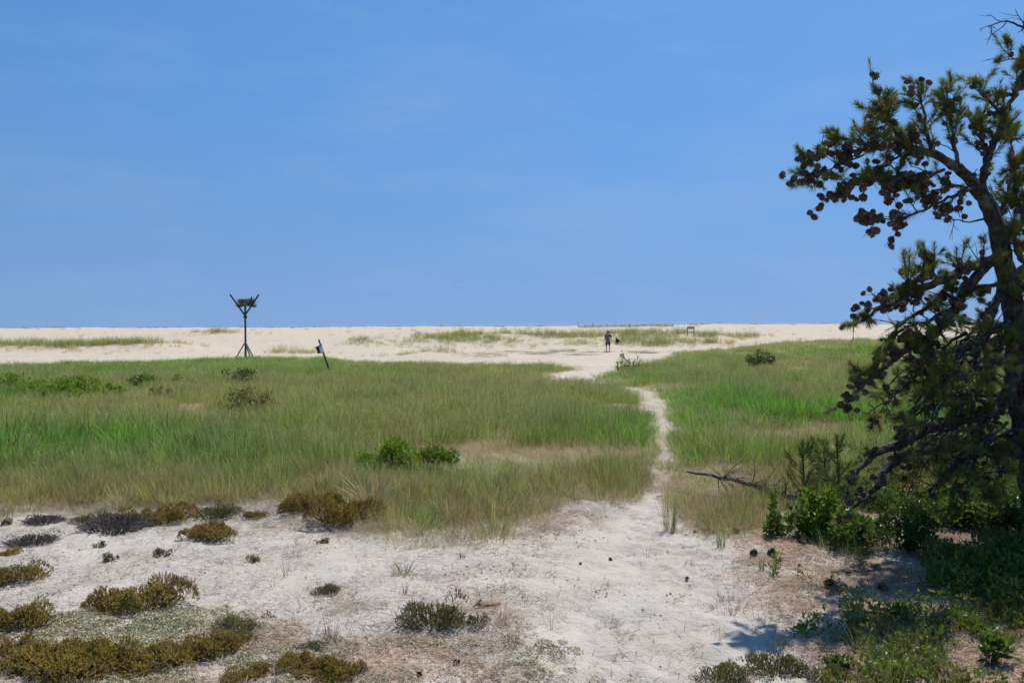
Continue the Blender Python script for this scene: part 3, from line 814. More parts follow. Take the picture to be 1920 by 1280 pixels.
def cone_mesh(name, L=0.062, W=0.027, seed=1):
    r = random.Random(seed)
    b = MB()
    b.ball((0, 0, 0), (W * .72, W * .72, L * .46), 6, 5)
    n = 34
    for i in range(n):
        t = (i + .5) / n
        th = math.pi * (0.10 + 0.84 * t); ph = i * 2.399963
        pr = W * math.sin(th) ** .8; z = L / 2 * math.cos(th)
        o = Vector((math.cos(ph), math.sin(ph), 0)); s = Vector((-math.sin(ph), math.cos(ph), 0))
        c = o * pr * .62 + Vector((0, 0, z - .004)); tip = o * pr * r.uniform(1.05, 1.3) + Vector((0, 0, z + .006))
        wv = s * .0085 * (0.5 + math.sin(th) * .6)
        b.add([c - wv, c + wv, tip + wv * .6, tip - wv * .6], [(0, 1, 2, 3)])
    me = b.mesh(name); me.materials.append(MAT['cone'])
    return me
CONES = [cone_mesh('pine_cone', 0.052, 0.021, 1), cone_mesh('pine_cone', 0.043, 0.020, 2), cone_mesh('pine_cone', 0.056, 0.024, 3)]

class NeedleMesh:
    def __init__(s): s.v = []; s.c = []
    def shoot(s, pts, n, ln, g, dead, r, wid=0.0017):
        n = int(n * 1.5)
        pts = np.array(pts, float)
        k = len(pts)
        t = r.random(n) ** 0.8 * (k - 1)
        i = np.minimum(t.astype(int), k - 2); f = (t - i)[:, None]
        base = pts[i] * (1 - f) + pts[i + 1] * f
        ax = pts[i + 1] - pts[i]; ax /= np.linalg.norm(ax, axis=1)[:, None] + 1e-9
        rad = r.normal(0, 1, (n, 3)); rad -= ax * (rad * ax).sum(1)[:, None]; rad /= np.linalg.norm(rad, axis=1)[:, None] + 1e-9
        tip_b = ((t / (k - 1)) ** 2)[:, None]
        d = ax * (0.45 + 0.75 * tip_b) + rad * (0.85 - .35 * tip_b) + np.array([0, 0, .12]); d /= np.linalg.norm(d, axis=1)[:, None]
        L = ln * r.uniform(.65, 1.1, n)[:, None]
        sd = np.cross(d, r.normal(0, 1, (n, 3))); sd /= np.linalg.norm(sd, axis=1)[:, None] + 1e-9
        mid = base + d * L * .5 + np.array([0, 0, .0]); tip = base + d * L - np.array([0, 0, .006])
        a = base - sd * wid; b = base + sd * wid
        s.v.append(np.stack([a, b, tip], 1).reshape(-1, 3))
        gg = np.clip(g + r.normal(0, .15, n), 0, 1)
        dd = np.clip(dead + r.normal(0, .08, n), 0, 1) * (dead > 0)
        s.c.append(np.repeat(np.stack([np.ones(n), gg, dd], -1), 3, 0))
    def mesh(s, name):
        v = np.concatenate(s.v); c = np.concatenate(s.c)
        return np_mesh(name, v, np.arange(len(v)).reshape(-1, 3), c)

def build_pine():
    r = np.random.default_rng(21); rr = random.Random(4)
    base = gp(1952, 985)
    tree = empty('pitch_pine', base)
    org = np.array(base)
    def P(rows): return [tuple(at(a, b, d)) + (q,) for a, b, d, q in rows]
    trunk = [(base.x + .03, base.y, base.z - .15, .21), (base.x + .0, base.y, base.z + .12, .17)] + P([(1935, 850, 7.35, .15), (1915, 720, 7.25, .14), (1910, 620, 7.15, .125), (1892, 545, 7.1, .10), (1882, 490, 7.0, .085), (1866, 420, 6.95, .075), (1838, 360, 6.85, .062), (1795, 312, 6.7, .048)])
    # rows: pixel x, pixel y, distance, radius;  then foliage, cones, twigs per metre
    LB = [
        (P([(1795, 312, 6.7, .046), (1745, 288, 6.6, .036), (1690, 275, 6.6, .027), (1630, 280, 6.55, .018), (1570, 286, 6.5, .011), (1516, 290, 6.45, .006)]), .8, .7, 17),
        (P([(1745, 288, 6.6, .02), (1738, 245, 6.6, .016), (1731, 210, 6.6, .011), (1727, 178, 6.6, .006)]), .9, .3, 16),
        (P([(1690, 275, 6.6, .018), (1672, 230, 6.6, .014), (1655, 195, 6.6, .009), (1640, 162, 6.6, .005)]), .9, .45, 14),
        (P([(1795, 312, 6.7, .022), (1787, 255, 6.6, .016), (1775, 210, 6.6, .010), (1776, 180, 6.6, .005)]), .9, .3, 17),
        (P([(1640, 278, 6.55, .012), (1610, 262, 6.5, .010), (1580, 262, 6.5, .005)]), .9, .5, 16),
        (P([(1720, 282, 6.6, .016), (1665, 262, 6.9, .012), (1635, 248, 6.9, .006)]), .9, .4, 16),
        (P([(1838, 360, 6.8, .04), (1856, 290, 6.9, .034), (1882, 225, 6.95, .028), (1902, 175, 7.0, .02), (1915, 140, 7.0, .012)]), .8, .5, 13),
        (P([(1882, 220, 6.95, .02), (1855, 190, 6.9, .013), (1835, 172, 6.9, .006)]), .8, .4, 14),
        (P([(1856, 290, 6.9, .022), (1832, 250, 7.0, .016), (1818, 225, 7.1, .008)]), .9, .4, 14),
        (P([(1830, 348, 6.7, .022), (1770, 375, 6.5, .014), (1700, 405, 6.4, .009), (1633, 411, 6.3, .004)]), .06, 1.2, 11),
        (P([(1770, 318, 6.65, .016), (1700, 345, 6.5, .011), (1640, 335, 6.4, .006)]), .3, 1.3, 18),
        (P([(1690, 290, 6.6, .013), (1640, 325, 6.5, .009), (1595, 345, 6.45, .006), (1555, 372, 6.4, .004)]), .2, 1.3, 15),
        (P([(1620, 290, 6.55, .010), (1568, 312, 6.5, .007), (1505, 336, 6.4, .004)]), .5, 1.1, 15),
        (P([(1862, 408, 6.9, .015), (1815, 415, 6.8, .008), (1770, 412, 6.7, .004)]), 0, .15, 7),
        (P([(1850, 385, 6.85, .018), (1800, 350, 6.9, .012), (1740, 360, 7.0, .006)]), .3, 1.2, 15),
        # drooping limbs
        (P([(1888, 482, 7.0, .06), (1840, 494, 6.9, .05), (1770, 522, 6.75, .042), (1700, 556, 6.6, .03), (1650, 578, 6.45, .019), (1620, 600, 6.35, .011), (1602, 612, 6.3, .005)]), .45, .55, 19),
        (P([(1760, 525, 6.75, .016), (1745, 505, 6.7, .010), (1738, 493, 6.7, .005)]), 1, .1, 22),
        (P([(1700, 556, 6.6, .015), (1700, 530, 6.6, .010), (1712, 515, 6.6, .005)]), 1, .1, 18),
        (P([(1862, 488, 6.95, .05), (1815, 535, 6.8, .045), (1790, 580, 6.7, .041), (1745, 632, 6.6, .033), (1700, 656, 6.5, .026), (1655, 692, 6.4, .017), (1620, 722, 6.3, .009), (1592, 742, 6.25, .005)]), .4, .7, 20),
        (P([(1886, 525, 7.05, .05), (1858, 590, 6.95, .042), (1848, 636, 6.9, .03), (1850, 700, 6.85, .02), (1820, 760, 6.75, .01)]), .35, .5, 12),
        (P([(1898, 532, 7.1, .022), (1860, 535, 7.0, .018), (1815, 533, 6.9, .012), (1780, 545, 6.85, .006)]), .25, .3, 10),
        (P([(1905, 690, 7.2, .075), (1872, 765, 7.0, .068), (1800, 786, 6.8, .06), (1745, 802, 6.65, .053), (1690, 830, 6.5, .042), (1640, 852, 6.4, .028), (1610, 882, 6.35, .017), (1590, 915, 6.3, .008)]), .15, .4, 12),
        (P([(1912, 850, 7.3, .06), (1800, 838, 6.9, .05), (1700, 852, 6.6, .042), (1662, 880, 6.5, .036), (1638, 920, 6.4, .024), (1600, 950, 6.3, .012)]), .15, .3, 14),
        (P([(1908, 660, 7.15, .04), (1830, 690, 6.9, .03), (1760, 705, 6.7, .02), (1715, 760, 6.55, .01), (1700, 790, 6.5, .005)]), .3, .6, 14),
        (P([(1908, 630, 7.15, .035), (1850, 640, 7.2, .028), (1780, 655, 7.25, .02), (1700, 690, 7.3, .01), (1660, 730, 7.3, .005)]), .3, .5, 15),
        (P([(1908, 600, 7.15, .03), (1870, 615, 7.3, .024), (1820, 605, 7.4, .015), (1790, 600, 7.4, .007)]), .7, .5, 14),
        (P([(1915, 740, 7.25, .04), (1850, 740, 7.4, .03), (1780, 745, 7.5, .02), (1700, 720, 7.6, .008)]), .35, .3, 14),
        (P([(1925, 800, 7.3, .04), (1870, 840, 7.0, .03), (1800, 870, 6.7, .02), (1740, 920, 6.5, .01)]), .2, .2, 15),
        (P([(1925, 780, 7.3, .04), (1900, 830, 6.9, .03), (1880, 880, 6.5, .02), (1850, 930, 6.2, .01)]), .45, .2, 15),
        (P([(1915, 700, 7.25, .04), (1890, 720, 6.9, .03), (1850, 790, 6.5, .02), (1800, 830, 6.2, .01)]), .25, .3, 14),
        (P([(1912, 660, 7.2, .04), (1880, 640, 6.8, .03), (1860, 680, 6.4, .015), (1850, 720, 6.2, .008)]), .35, .4, 14),
        (P([(1800, 512, 6.8, .03), (1745, 570, 6.8, .022), (1700, 600, 6.8, .014), (1660, 640, 6.75, .006)]), .2, .6, 15),
        (P([(1790, 580, 6.7, .025), (1740, 600, 6.6, .016), (1690, 620, 6.5, .009), (1655, 655, 6.45, .005)]), .2, .6, 15),
        (P([(1745, 632, 6.6, .02), (1720, 700, 6.5, .014), (1680, 740, 6.45, .008), (1640, 765, 6.4, .004)]), .3, .7, 19),
        (P([(1872, 765, 7.0, .03), (1800, 740, 6.8, .02), (1740, 760, 6.6, .012), (1690, 800, 6.5, .006)]), .3, .4, 18),
        # right leader and its branches that come back into the picture
        (P([(1892, 545, 7.1, .10), (1960, 470, 7.1, .085), (2030, 370, 7.2, .07), (2075, 250, 7.2, .055), (2065, 110, 7.1, .035), (2055, 20, 7, .012)]), .5, .3, 12),
        (P([(2060, 110, 7.1, .03), (1990, 95, 7.0, .02), (1930, 60, 6.9, .012), (1890, 40, 6.9, .008), (1850, 50, 6.85, .004)]), .12, 1.3, 12),
        (P([(2070, 180, 7.2, .03), (2000, 170, 7.1, .022), (1940, 125, 7.0, .014), (1905, 110, 7.0, .008), (1880, 115, 7, .004)]), .7, .7, 14),
        (P([(2030, 370, 7.2, .04), (1980, 320, 7.0, .03), (1930, 300, 6.9, .02), (1890, 320, 6.8, .01)]), .7, .6, 15),
        (P([(1960, 470, 7.1, .04), (1935, 420, 6.9, .03), (1910, 380, 6.8, .02), (1905, 330, 6.8, .01)]), .7, .5, 15),
        (P([(1930, 500, 7.1, .03), (1905, 470, 6.9, .02), (1898, 440, 6.8, .01)]), .7, .4, 15),
        (P([(1866, 420, 6.95, .03), (1885, 380, 7.1, .02), (1900, 300, 7.2, .012), (1895, 250, 7.2, .006)]), .7, .5, 14),
        (P([(1880, 470, 7.0, .025), (1910, 430, 7.2, .02), (1930, 350, 7.3, .01)]), .7, .4, 14),
        (P([(1910, 620, 7.15, .03), (1940, 580, 6.9, .02), (1930, 540, 6.7, .01)]), .7, .4, 15),
    ]
    # limbs on the far side and beyond the frame on the right
    # tangle of thin drooping branches that sweep down to the ground
    for i in range(21):
        x0 = rr.uniform(1780, 1915); y0 = rr.uniform(600, 840); dd = 7.15 - (1915 - x0) * .003 + rr.uniform(-.5, .5)
        x1 = x0 - rr.uniform(60, 170); y1 = min(y0 + rr.uniform(60, 200), 945)
        LB.append((P([(x0, y0, dd, .018), (x0 * .65 + x1 * .35, y0 * .8 + y1 * .2, dd - .1, .014), (x0 * .3 + x1 * .7, y0 * .45 + y1 * .55, dd - .2, .009), (x1, y1, dd - .3, .004)]), rr.choice((.05, .1, .3)), .4, 17))
    for i in range(13):
        zz = rr.uniform(0.9, 4.2); az = rr.uniform(-0.35, 1.2)
        dv = Vector((math.cos(az), math.sin(az), rr.uniform(-.15, .35)))
        o = Vector((4.32 + .12 * zz, 7.25, base.z + zz)); L = rr.uniform(1.1, 2.1) * (1.1 - zz / 9)
        pts = [tuple(o + dv * L * t + Vector((0, 0, -.25 * t * t * (1 if zz < 3 else -.6))) + Vector([rr.gauss(0, .05) for _ in range(3)])) + (.05 * (1 - t) + .006,) for t in (0, .25, .5, .75, 1)]
        LB.append((pts, .75, .25, 13))
    for i in range(2):
        zz = rr.uniform(3.6, 4.2); az = rr.uniform(0, 6.28)
        dv = Vector((math.cos(az), math.sin(az), .5)); o = Vector((4.75, 7.1, zz)); L = rr.uniform(.5, .9)
        pts = [tuple(o + dv * L * t) + (.025 * (1 - t) + .005,) for t in (0, .3, .6, 1)]
        LB.append((pts, .9, .1, 14))
    b = MB(); T = catmull(trunk, .06)
    b.tube([p[:3] - org for p in T], [p[3] * .8 for p in T], 12, True, .14)
    b.build('trunk', MAT['bark'], tree, True)
    tw = MB(); nd = NeedleMesh(); cones = []
    for li, (pts, fol, con, tpm) in enumerate(LB):
        C = catmull(pts, .045)
        C[1:-1, :3] += r.normal(0, .006, (len(C) - 2, 3))
        bb = MB(); bb.tube([p[:3] - org for p in C], [p[3] * .8 for p in C], 8 if C[0, 3] > .02 else 6, True, .16)
        bb.build('limb', MAT['bark'], tree, True)
        seg = np.linalg.norm(np.diff(C[:, :3], axis=0), axis=1); cum = np.concatenate([[0], np.cumsum(seg)]); tot = cum[-1]
        k = int(tot * tpm * (1.7 if fol > .3 else 1.25)) + 2
        for q in range(k):
            sfrac = 1.0 if q == 0 else (0.12 + 0.88 * rr.random())
            s = sfrac * tot; i = min(np.searchsorted(cum, s), len(C) - 1); i = max(i, 1)
            p = C[i, :3]; ax = C[i, :3] - C[i - 1, :3]; ax = ax / (np.linalg.norm(ax) + 1e-9)
            d = ax * rr.uniform(.3, 1.0) + r.normal(0, .55, 3) + np.array([0, 0, .15 if fol > .3 else -.1])
            if q == 0: d = ax + r.normal(0, .1, 3)
            d /= np.linalg.norm(d)
            L = rr.uniform(.07, .25) * (1.15 - .45 * sfrac)
            leafy = rr.random() < fol
            up = .35 if leafy else -.05
            def twig(p, d, L, r0):
                P_ = [p.copy()]; dd = d.copy()
                for j in range(4):
                    dd = dd + r.normal(0, .16, 3) + np.array([0, 0, up * .3]); dd /= np.linalg.norm(dd)
                    P_.append(P_[-1] + dd * L / 4)
                tw.tube([a - org for a in P_], [r0 * (1 - .16 * j) for j in range(5)], 4, False)
                return P_
            P_ = twig(p, d, L, max(.0035, min(.007, C[i, 3] * .6)))
            ends = [P_]
            for q2 in range(rr.randint(1, 3)):
                j = rr.randint(1, 3); d2 = (P_[j + 1] - P_[j]); d2 = d2 / np.linalg.norm(d2) + r.normal(0, .65, 3); d2 /= np.linalg.norm(d2)
                ends.append(twig(P_[j], d2, L * rr.uniform(.3, .7), .003))
            g = rr.random() ** 1.5; dead = rr.uniform(.35, .8) if rr.random() < .10 else 0
            for e in ends:
                if leafy and rr.random() < .85:
                    nd.shoot([a - org for a in e[1:]] + [e[-1] + (e[-1] - e[-2]) * .7 - org], rr.randint(55, 85), rr.uniform(.05, .078), g, dead, r)
                elif rr.random() < con * .75 and len(cones) < 900:
                    for _ in range(rr.choice((1, 1, 2, 3))):
                        a = e[rr.randint(1, 4)] + r.normal(0, .022, 3)
                        cones.append((a, rr.choice(CONES), rr.uniform(.75, 1.15)))
                if leafy and rr.random() < con * .3:
                    cones.append((e[1] + r.normal(0, .02, 3), rr.choice(CONES), rr.uniform(.7, 1.1)))
    t = tw.build('twigs', MAT['twig'], tree); t['kind'] = 'stuff'
    nme = nd.mesh('needles'); o = link('needles', nme, tree, MAT['needles']); o['kind'] = 'stuff'
    # cones one can pick out: those in the picture first
    pts = np.array([c[0] for c in cones]); px, py = project(pts)
    vis = [c for c, a, b_ in zip(cones, px, py) if a < 1925 and b_ > -10]
    rr.shuffle(vis)
    for (p, me, s) in vis[:290]:
        o = link('pine_cone', me, tree, None, Vector(p - org), (rr.uniform(0, 6.28), rr.uniform(0, 6.28), 0), s)
    rest = vis[290:]
    if rest:
        vv = []; ff = []
        for p, me, s in rest:
            a = np.zeros(len(me.vertices) * 3, np.float32); me.vertices.foreach_get('co', a); a = a.reshape(-1, 3) * s
            Rm = np.array(Matrix.Rotation(rr.uniform(0, 6.28), 3, 'X') @ Matrix.Rotation(rr.uniform(0, 6.28), 3, 'Y'))
            base_i = sum(len(q) for q in vv); vv.append(a @ Rm.T + (p - org))
            ff += [tuple(i + base_i for i in pl_.vertices) for pl_ in me.polygons]
        cm = bpy.data.meshes.new('cone_clusters'); cm.from_pydata(np.concatenate(vv).tolist(), [], ff); cm.update()
        o = link('cone_clusters', cm, tree, MAT['cone']); o['kind'] = 'stuff'
    print('cones', len(cones), len(vis), 'needles', len(nme.polygons))
    return tag(tree, 'gnarled pine tree hung with dark cones rising at the right edge', 'tree')
pine = build_pine()

# ------------------------------------------------------------------ beach heather cushions
def heather_mesh(name, n, rx, ry, h, seed, lobes=5):
    r = np.random.default_rng(seed); rr = random.Random(seed)
    lob = [(rr.uniform(-.75, .75), rr.uniform(-.75, .75), rr.uniform(.2, .5), rr.uniform(.5, 1.1)) for _ in range(lobes + 4)] + [(0, 0, .55, .85)]
    deadlobe = {rr.randrange(lobes + 4), rr.randrange(lobes + 4)}
    vs = []; fs = []; cs = []
    k = 0
    while k < n:
        li_ = rr.randrange(len(lob)); cx, cy, lr, lh = lob[li_]
        a = r.uniform(0, 6.28); q = math.sqrt(r.random())
        x = cx + math.cos(a) * q * lr; y = cy + math.sin(a) * q * lr
        if x * x + y * y > 1.35: continue
        hh = lh * math.sqrt(max(0, 1 - q * q * .9)) * (1.0 + .16 * math.sin(x * 9 + seed) * math.sin(y * 8 + 2 * seed))
        c = np.array([x * rx, y * ry, h * hh * r.uniform(.72, 1.0)])
        up = np.array([math.cos(a) * q * .9 + r.normal(0, .3), math.sin(a) * q * .9 + r.normal(0, .3), 0.9]); up /= np.linalg.norm(up)
        L = r.uniform(.012, .028); g = np.clip(r.normal(.5, .28), 0, 1); dd = r.uniform(.4, 1) if r.random() < (.55 if li_ in deadlobe else .12) else 0
        e1 = np.cross(up, [.3, .8, .1]); e1 /= np.linalg.norm(e1); e2 = np.cross(up, e1)
        for j in range(9):
            an = j * 2.4 + r.uniform(-.4, .4); t0 = j / 9
            o = e1 * math.cos(an) + e2 * math.sin(an); b = c + up * L * (t0 - .5); s = np.cross(up, o) * .0030
            tip = b + up * L * .38 + o * .0085 * (1.1 - .5 * t0)
            i = len(vs); vs += [b - s, b + s, tip]; cs += [(t0, g, dd)] * 3; fs.append((i, i + 1, i + 2))
        k += 1
    return np_mesh(name, np.array(vs), np.array(fs), np.array(cs))
def heather_stems(name, rx, ry, h, seed, n=60):
    rr = random.Random(seed); b = MB()
    for i in range(n):
        a = rr.uniform(0, 6.28); q = math.sqrt(rr.random()) * .95; q0 = q * .45
        z1 = h * .8 * math.sqrt(max(.05, 1 - q * q))
        p0 = Vector((math.cos(a) * q0 * rx, math.sin(a) * q0 * ry, -.02)); p2 = Vector((math.cos(a) * q * rx, math.sin(a) * q * ry, z1))
        p1 = (p0 + p2) / 2 + Vector((rr.gauss(0, .015), rr.gauss(0, .015), rr.gauss(0, .01)))
        b.tube([p0, p1, p2], [.004, .003, .002], 4, False)
    for i in range(n // 4):
        a = rr.uniform(0, 6.28); L = rr.uniform(.7, 1.25)
        b.tube([(math.cos(a) * rx * .5, math.sin(a) * ry * .5, .005), (math.cos(a) * rx * L * .8, math.sin(a) * ry * L * .8, h * rr.uniform(.1, .5)), (math.cos(a + .2) * rx * L, math.sin(a + .2) * ry * L, h * rr.uniform(.1, .9))], [.003, .0025, .0012], 4, False)
    return b.mesh(name)
H_F = [heather_mesh('foliage', 1500, 1, 1, 1, 400 + i) if False else None for i in range(1)]
HV = []
for i in range(5):
    HV.append((heather_mesh('foliage', 2300, .32, .27, .145, 400 + i, 6 + i % 3), heather_stems('stems', .28, .22, .15, 430 + i)))
HG = [(heather_mesh('foliage', 900, .30, .24, .15, 450 + i, 5), heather_stems('stems', .28, .22, .14, 460 + i, 90)) for i in range(2)]
HS = [(heather_mesh('foliage', 160, .10, .09, .09, 470 + i, 3), heather_stems('stems', .09, .08, .08, 480 + i, 26)) for i in range(3)]
HD = [(heather_mesh('foliage', 420, .30, .22, .10, 490 + i, 5), heather_stems('stems', .30, .24, .11, 495 + i, 220)) for i in range(2)]
for fam, mt in ((HV, 'heather'), (HG, 'heather_g'), (HS, 'heather_g'), (HD, 'heather_d')):
    for f_, s_ in fam:
        f_.materials.append(MAT[mt]); s_.materials.append(MAT['stem'] if mt != 'heather_d' else MAT['deadwood'])
FAMW = {'v': (.60, HV), 'g': (.60, HG), 's': (.20, HS), 'd': (.62, HD)}
HB = [  # pixel x, base row, width in px, family, label
    (264, 1150, 178, 'v', 'large golden-brown heather cushion alone on bare sand, rounded and twin-topped'),
    (46, 1186, 145, 'v', 'golden-brown heather cushion cut by the picture edge above the long heather band'),
    (60, 1262, 190, 'v', 'left end of the long golden heather band along the bottom'),
    (200, 1258, 170, 'v', 'middle stretch of the long golden heather band along the bottom'),
    (318, 1248, 150, 'v', 'tall clump in the long heather band, below the big lone cushion'),
    (425, 1222, 105, 'v', 'right end clump of the long golden heather band'),
    (130, 1272, 190, 'v', 'front lobe of the long heather band by the bottom left corner'),
    (262, 1268, 150, 'v', 'front lobe of the long heather band under its tall clump'),
    (375, 1240, 130, 'v', 'lobe joining the tall clump and the end of the heather band'),
    (10, 1240, 120, 'v', 'corner lobe of the heather band at the left edge'),
    (588, 1270, 90, 'v', 'low heather lobe linking the two bottom clumps left of the path'),
    (575, 1222, 70, 'g', 'small greenish heather at the foot of the tall reddish tuft'),
    (452, 1188, 118, 'g', 'low greenish heather mat just above the band end clump'),
    (44, 1092, 115, 'v', 'dark golden heather mat at the left edge halfway down the sand'),
    (815, 1176, 150, 'g', 'sparse dark heather bush beside the brown piece of bark'),
    (895, 1172, 45, 's', 'tiny heather sprig right of the dark heather bush'),
    (545, 1256, 100, 'v', 'golden heather clump near the bottom, left of the path foot'),
    (638, 1276, 120, 'v', 'golden heather clump cut by the bottom edge'),
    (455, 1284, 110, 'v', 'small golden heather top poking in at the bottom edge'),
    (240, 984, 95, 'v', 'left heather mound in the row along the grass edge'),
    (315, 984, 110, 'v', 'second heather mound in the row along the grass edge'),
    (400, 976, 105, 'g', 'third heather mound in the row along the grass edge'),
    (390, 1014, 120, 'v', 'rusty heather cushion in front of the row of mounds'),
    (485, 972, 48, 'v', 'small round heather tuft between the row and the big edge bush'),
    (575, 962, 112, 'v', 'upright brown heather bush leaning against the straw grass'),
    (648, 986, 145, 'v', 'broad dark heather mat at the right of the brown upright bush'),
    (80, 986, 85, 'd', 'greyish half-dead heather by the upper left grass edge'),
    (150, 982, 60, 'g', 'small olive heather between the grey one and the row'),
    (215, 1002, 150, 'd', 'grey dead heather mat under the left heather mound'),
    (60, 1026, 110, 'd', 'dark grey dead heather patch at the left edge'),
    (14, 1042, 46, 'v', 'little heather tuft at the left edge below the grey patch'),
    (8, 984, 30, 's', 'little heather sprig at the far left by the grass edge'),
    (306, 1042, 40, 's', 'lone small green heather sprig on bare sand, below the row'),
    (606, 1116, 66, 'g', 'small greenish heather left of the dark bush'),
    (205, 1052, 32, 's', 'grey-green sprig left of the lone small sprig'),
    (186, 1026, 28, 's', 'tiny sprig just below the grey dead mat'),
    (475, 1052, 28, 's', 'tiny green sprig beside the tall thin grass sprig'),
    (604, 1018, 28, 's', 'tiny green sprig under the broad dark heather mat'),
    (325, 936, 44, 's', 'small heather tuft touching the tall grass above the row'),
    (1345, 1282, 130, 'g', 'brown-green heather at the bottom edge right of the path'),
    (1455, 1268, 140, 'g', 'taller brown-green heather at the bottom edge under the pine shade'),
    (1550, 1282, 110, 'g', 'rightmost of the brown-green heathers along the bottom edge'),
]
def rigged(name, pairs, loc, s, rz, label, cat, group, names=('foliage', 'stems'), sz=None):
    e = empty(name, loc, rz); e.scale = (s, s, sz or s)
    for nm, me in zip(names, pairs): link(nm, me, e)
    return tag(e, label, cat, group)
rh = random.Random(3)
for i, (px, row, wpx, fam, lab) in enumerate(HB):
    w0, lst = FAMW[fam]
    p = gp(px, row - (8 if fam != 's' else 3) * wpx / 120)
    s = wpx * p.y / F / w0
    rigged('beach_heather', lst[i % len(lst)], (p.x, p.y, p.z - .01), s, rh.uniform(-.5, .5) + (math.pi if i % 2 else 0), lab, 'heather', 'beach heather cushions on the sand', sz=s * rh.uniform(1.0, 1.35))

# ------------------------------------------------------------------ leafy shrubs
def shrub_mesh(n, rx, ry, h, ll, lw, seed, clumps=24, narrow=False):
    r = np.random.default_rng(seed); rr = random.Random(seed)
    cl = []
    for i in range(clumps):
        a = rr.uniform(0, 6.28); q = math.sqrt(rr.random()); u = rr.random() ** .6
        hh = u * h * math.sqrt(max(.1, 1 - q * q * .8))
        cl.append((math.cos(a) * q * rx * (.55 + .5 * u), math.sin(a) * q * ry * (.55 + .5 * u), max(.05 * h, hh), rr.uniform(.10, .22)))
    vs = []; fs = []; cs = []
    for i in range(n):
        cx, cy, cz, cr = cl[rr.randrange(clumps)]
        o = r.normal(0, 1, 3); o /= np.linalg.norm(o); o *= cr * r.random() ** .4 * np.array([rx, ry, h]) * 1.6
        c = np.array([cx, cy, cz]) + o; c[2] = max(c[2], .01)
        d = o / (np.linalg.norm(o) + 1e-9) + np.array([0, 0, .7]) + r.normal(0, .5, 3); d /= np.linalg.norm(d)
        s = np.cross(d, r.normal(0, 1, 3)); s /= np.linalg.norm(s) + 1e-9; nrm = np.cross(d, s)
        L = ll * r.uniform(.6, 1.15); W = lw * r.uniform(.7, 1.1); g = r.random(); k = len(vs)
        vs += [c, c + d * L * .5 - s * W / 2 + nrm * W * .15, c + d * L, c + d * L * .5 + s * W / 2 + nrm * W * .15]
        cs += [(0, g, 0), (.5, g, 0), (1, g, 0), (.5, g, 0)]; fs += [(k, k + 1, k + 2), (k, k + 2, k + 3)]
    b = MB()
    for cx, cy, cz, cr in cl:
        p2 = Vector((cx, cy, cz)); p0 = Vector((cx * .25, cy * .25, -.03)); p1 = (p0 + p2) / 2 + Vector((rr.gauss(0, .02), rr.gauss(0, .02), .03 * h))
        b.tube([p0, p1, p2], [.008 * h + .002, .006 * h + .001, .002], 5, False)
    return np_mesh('foliage', np.array(vs), np.array(fs), np.array(cs)), b.mesh('stems')
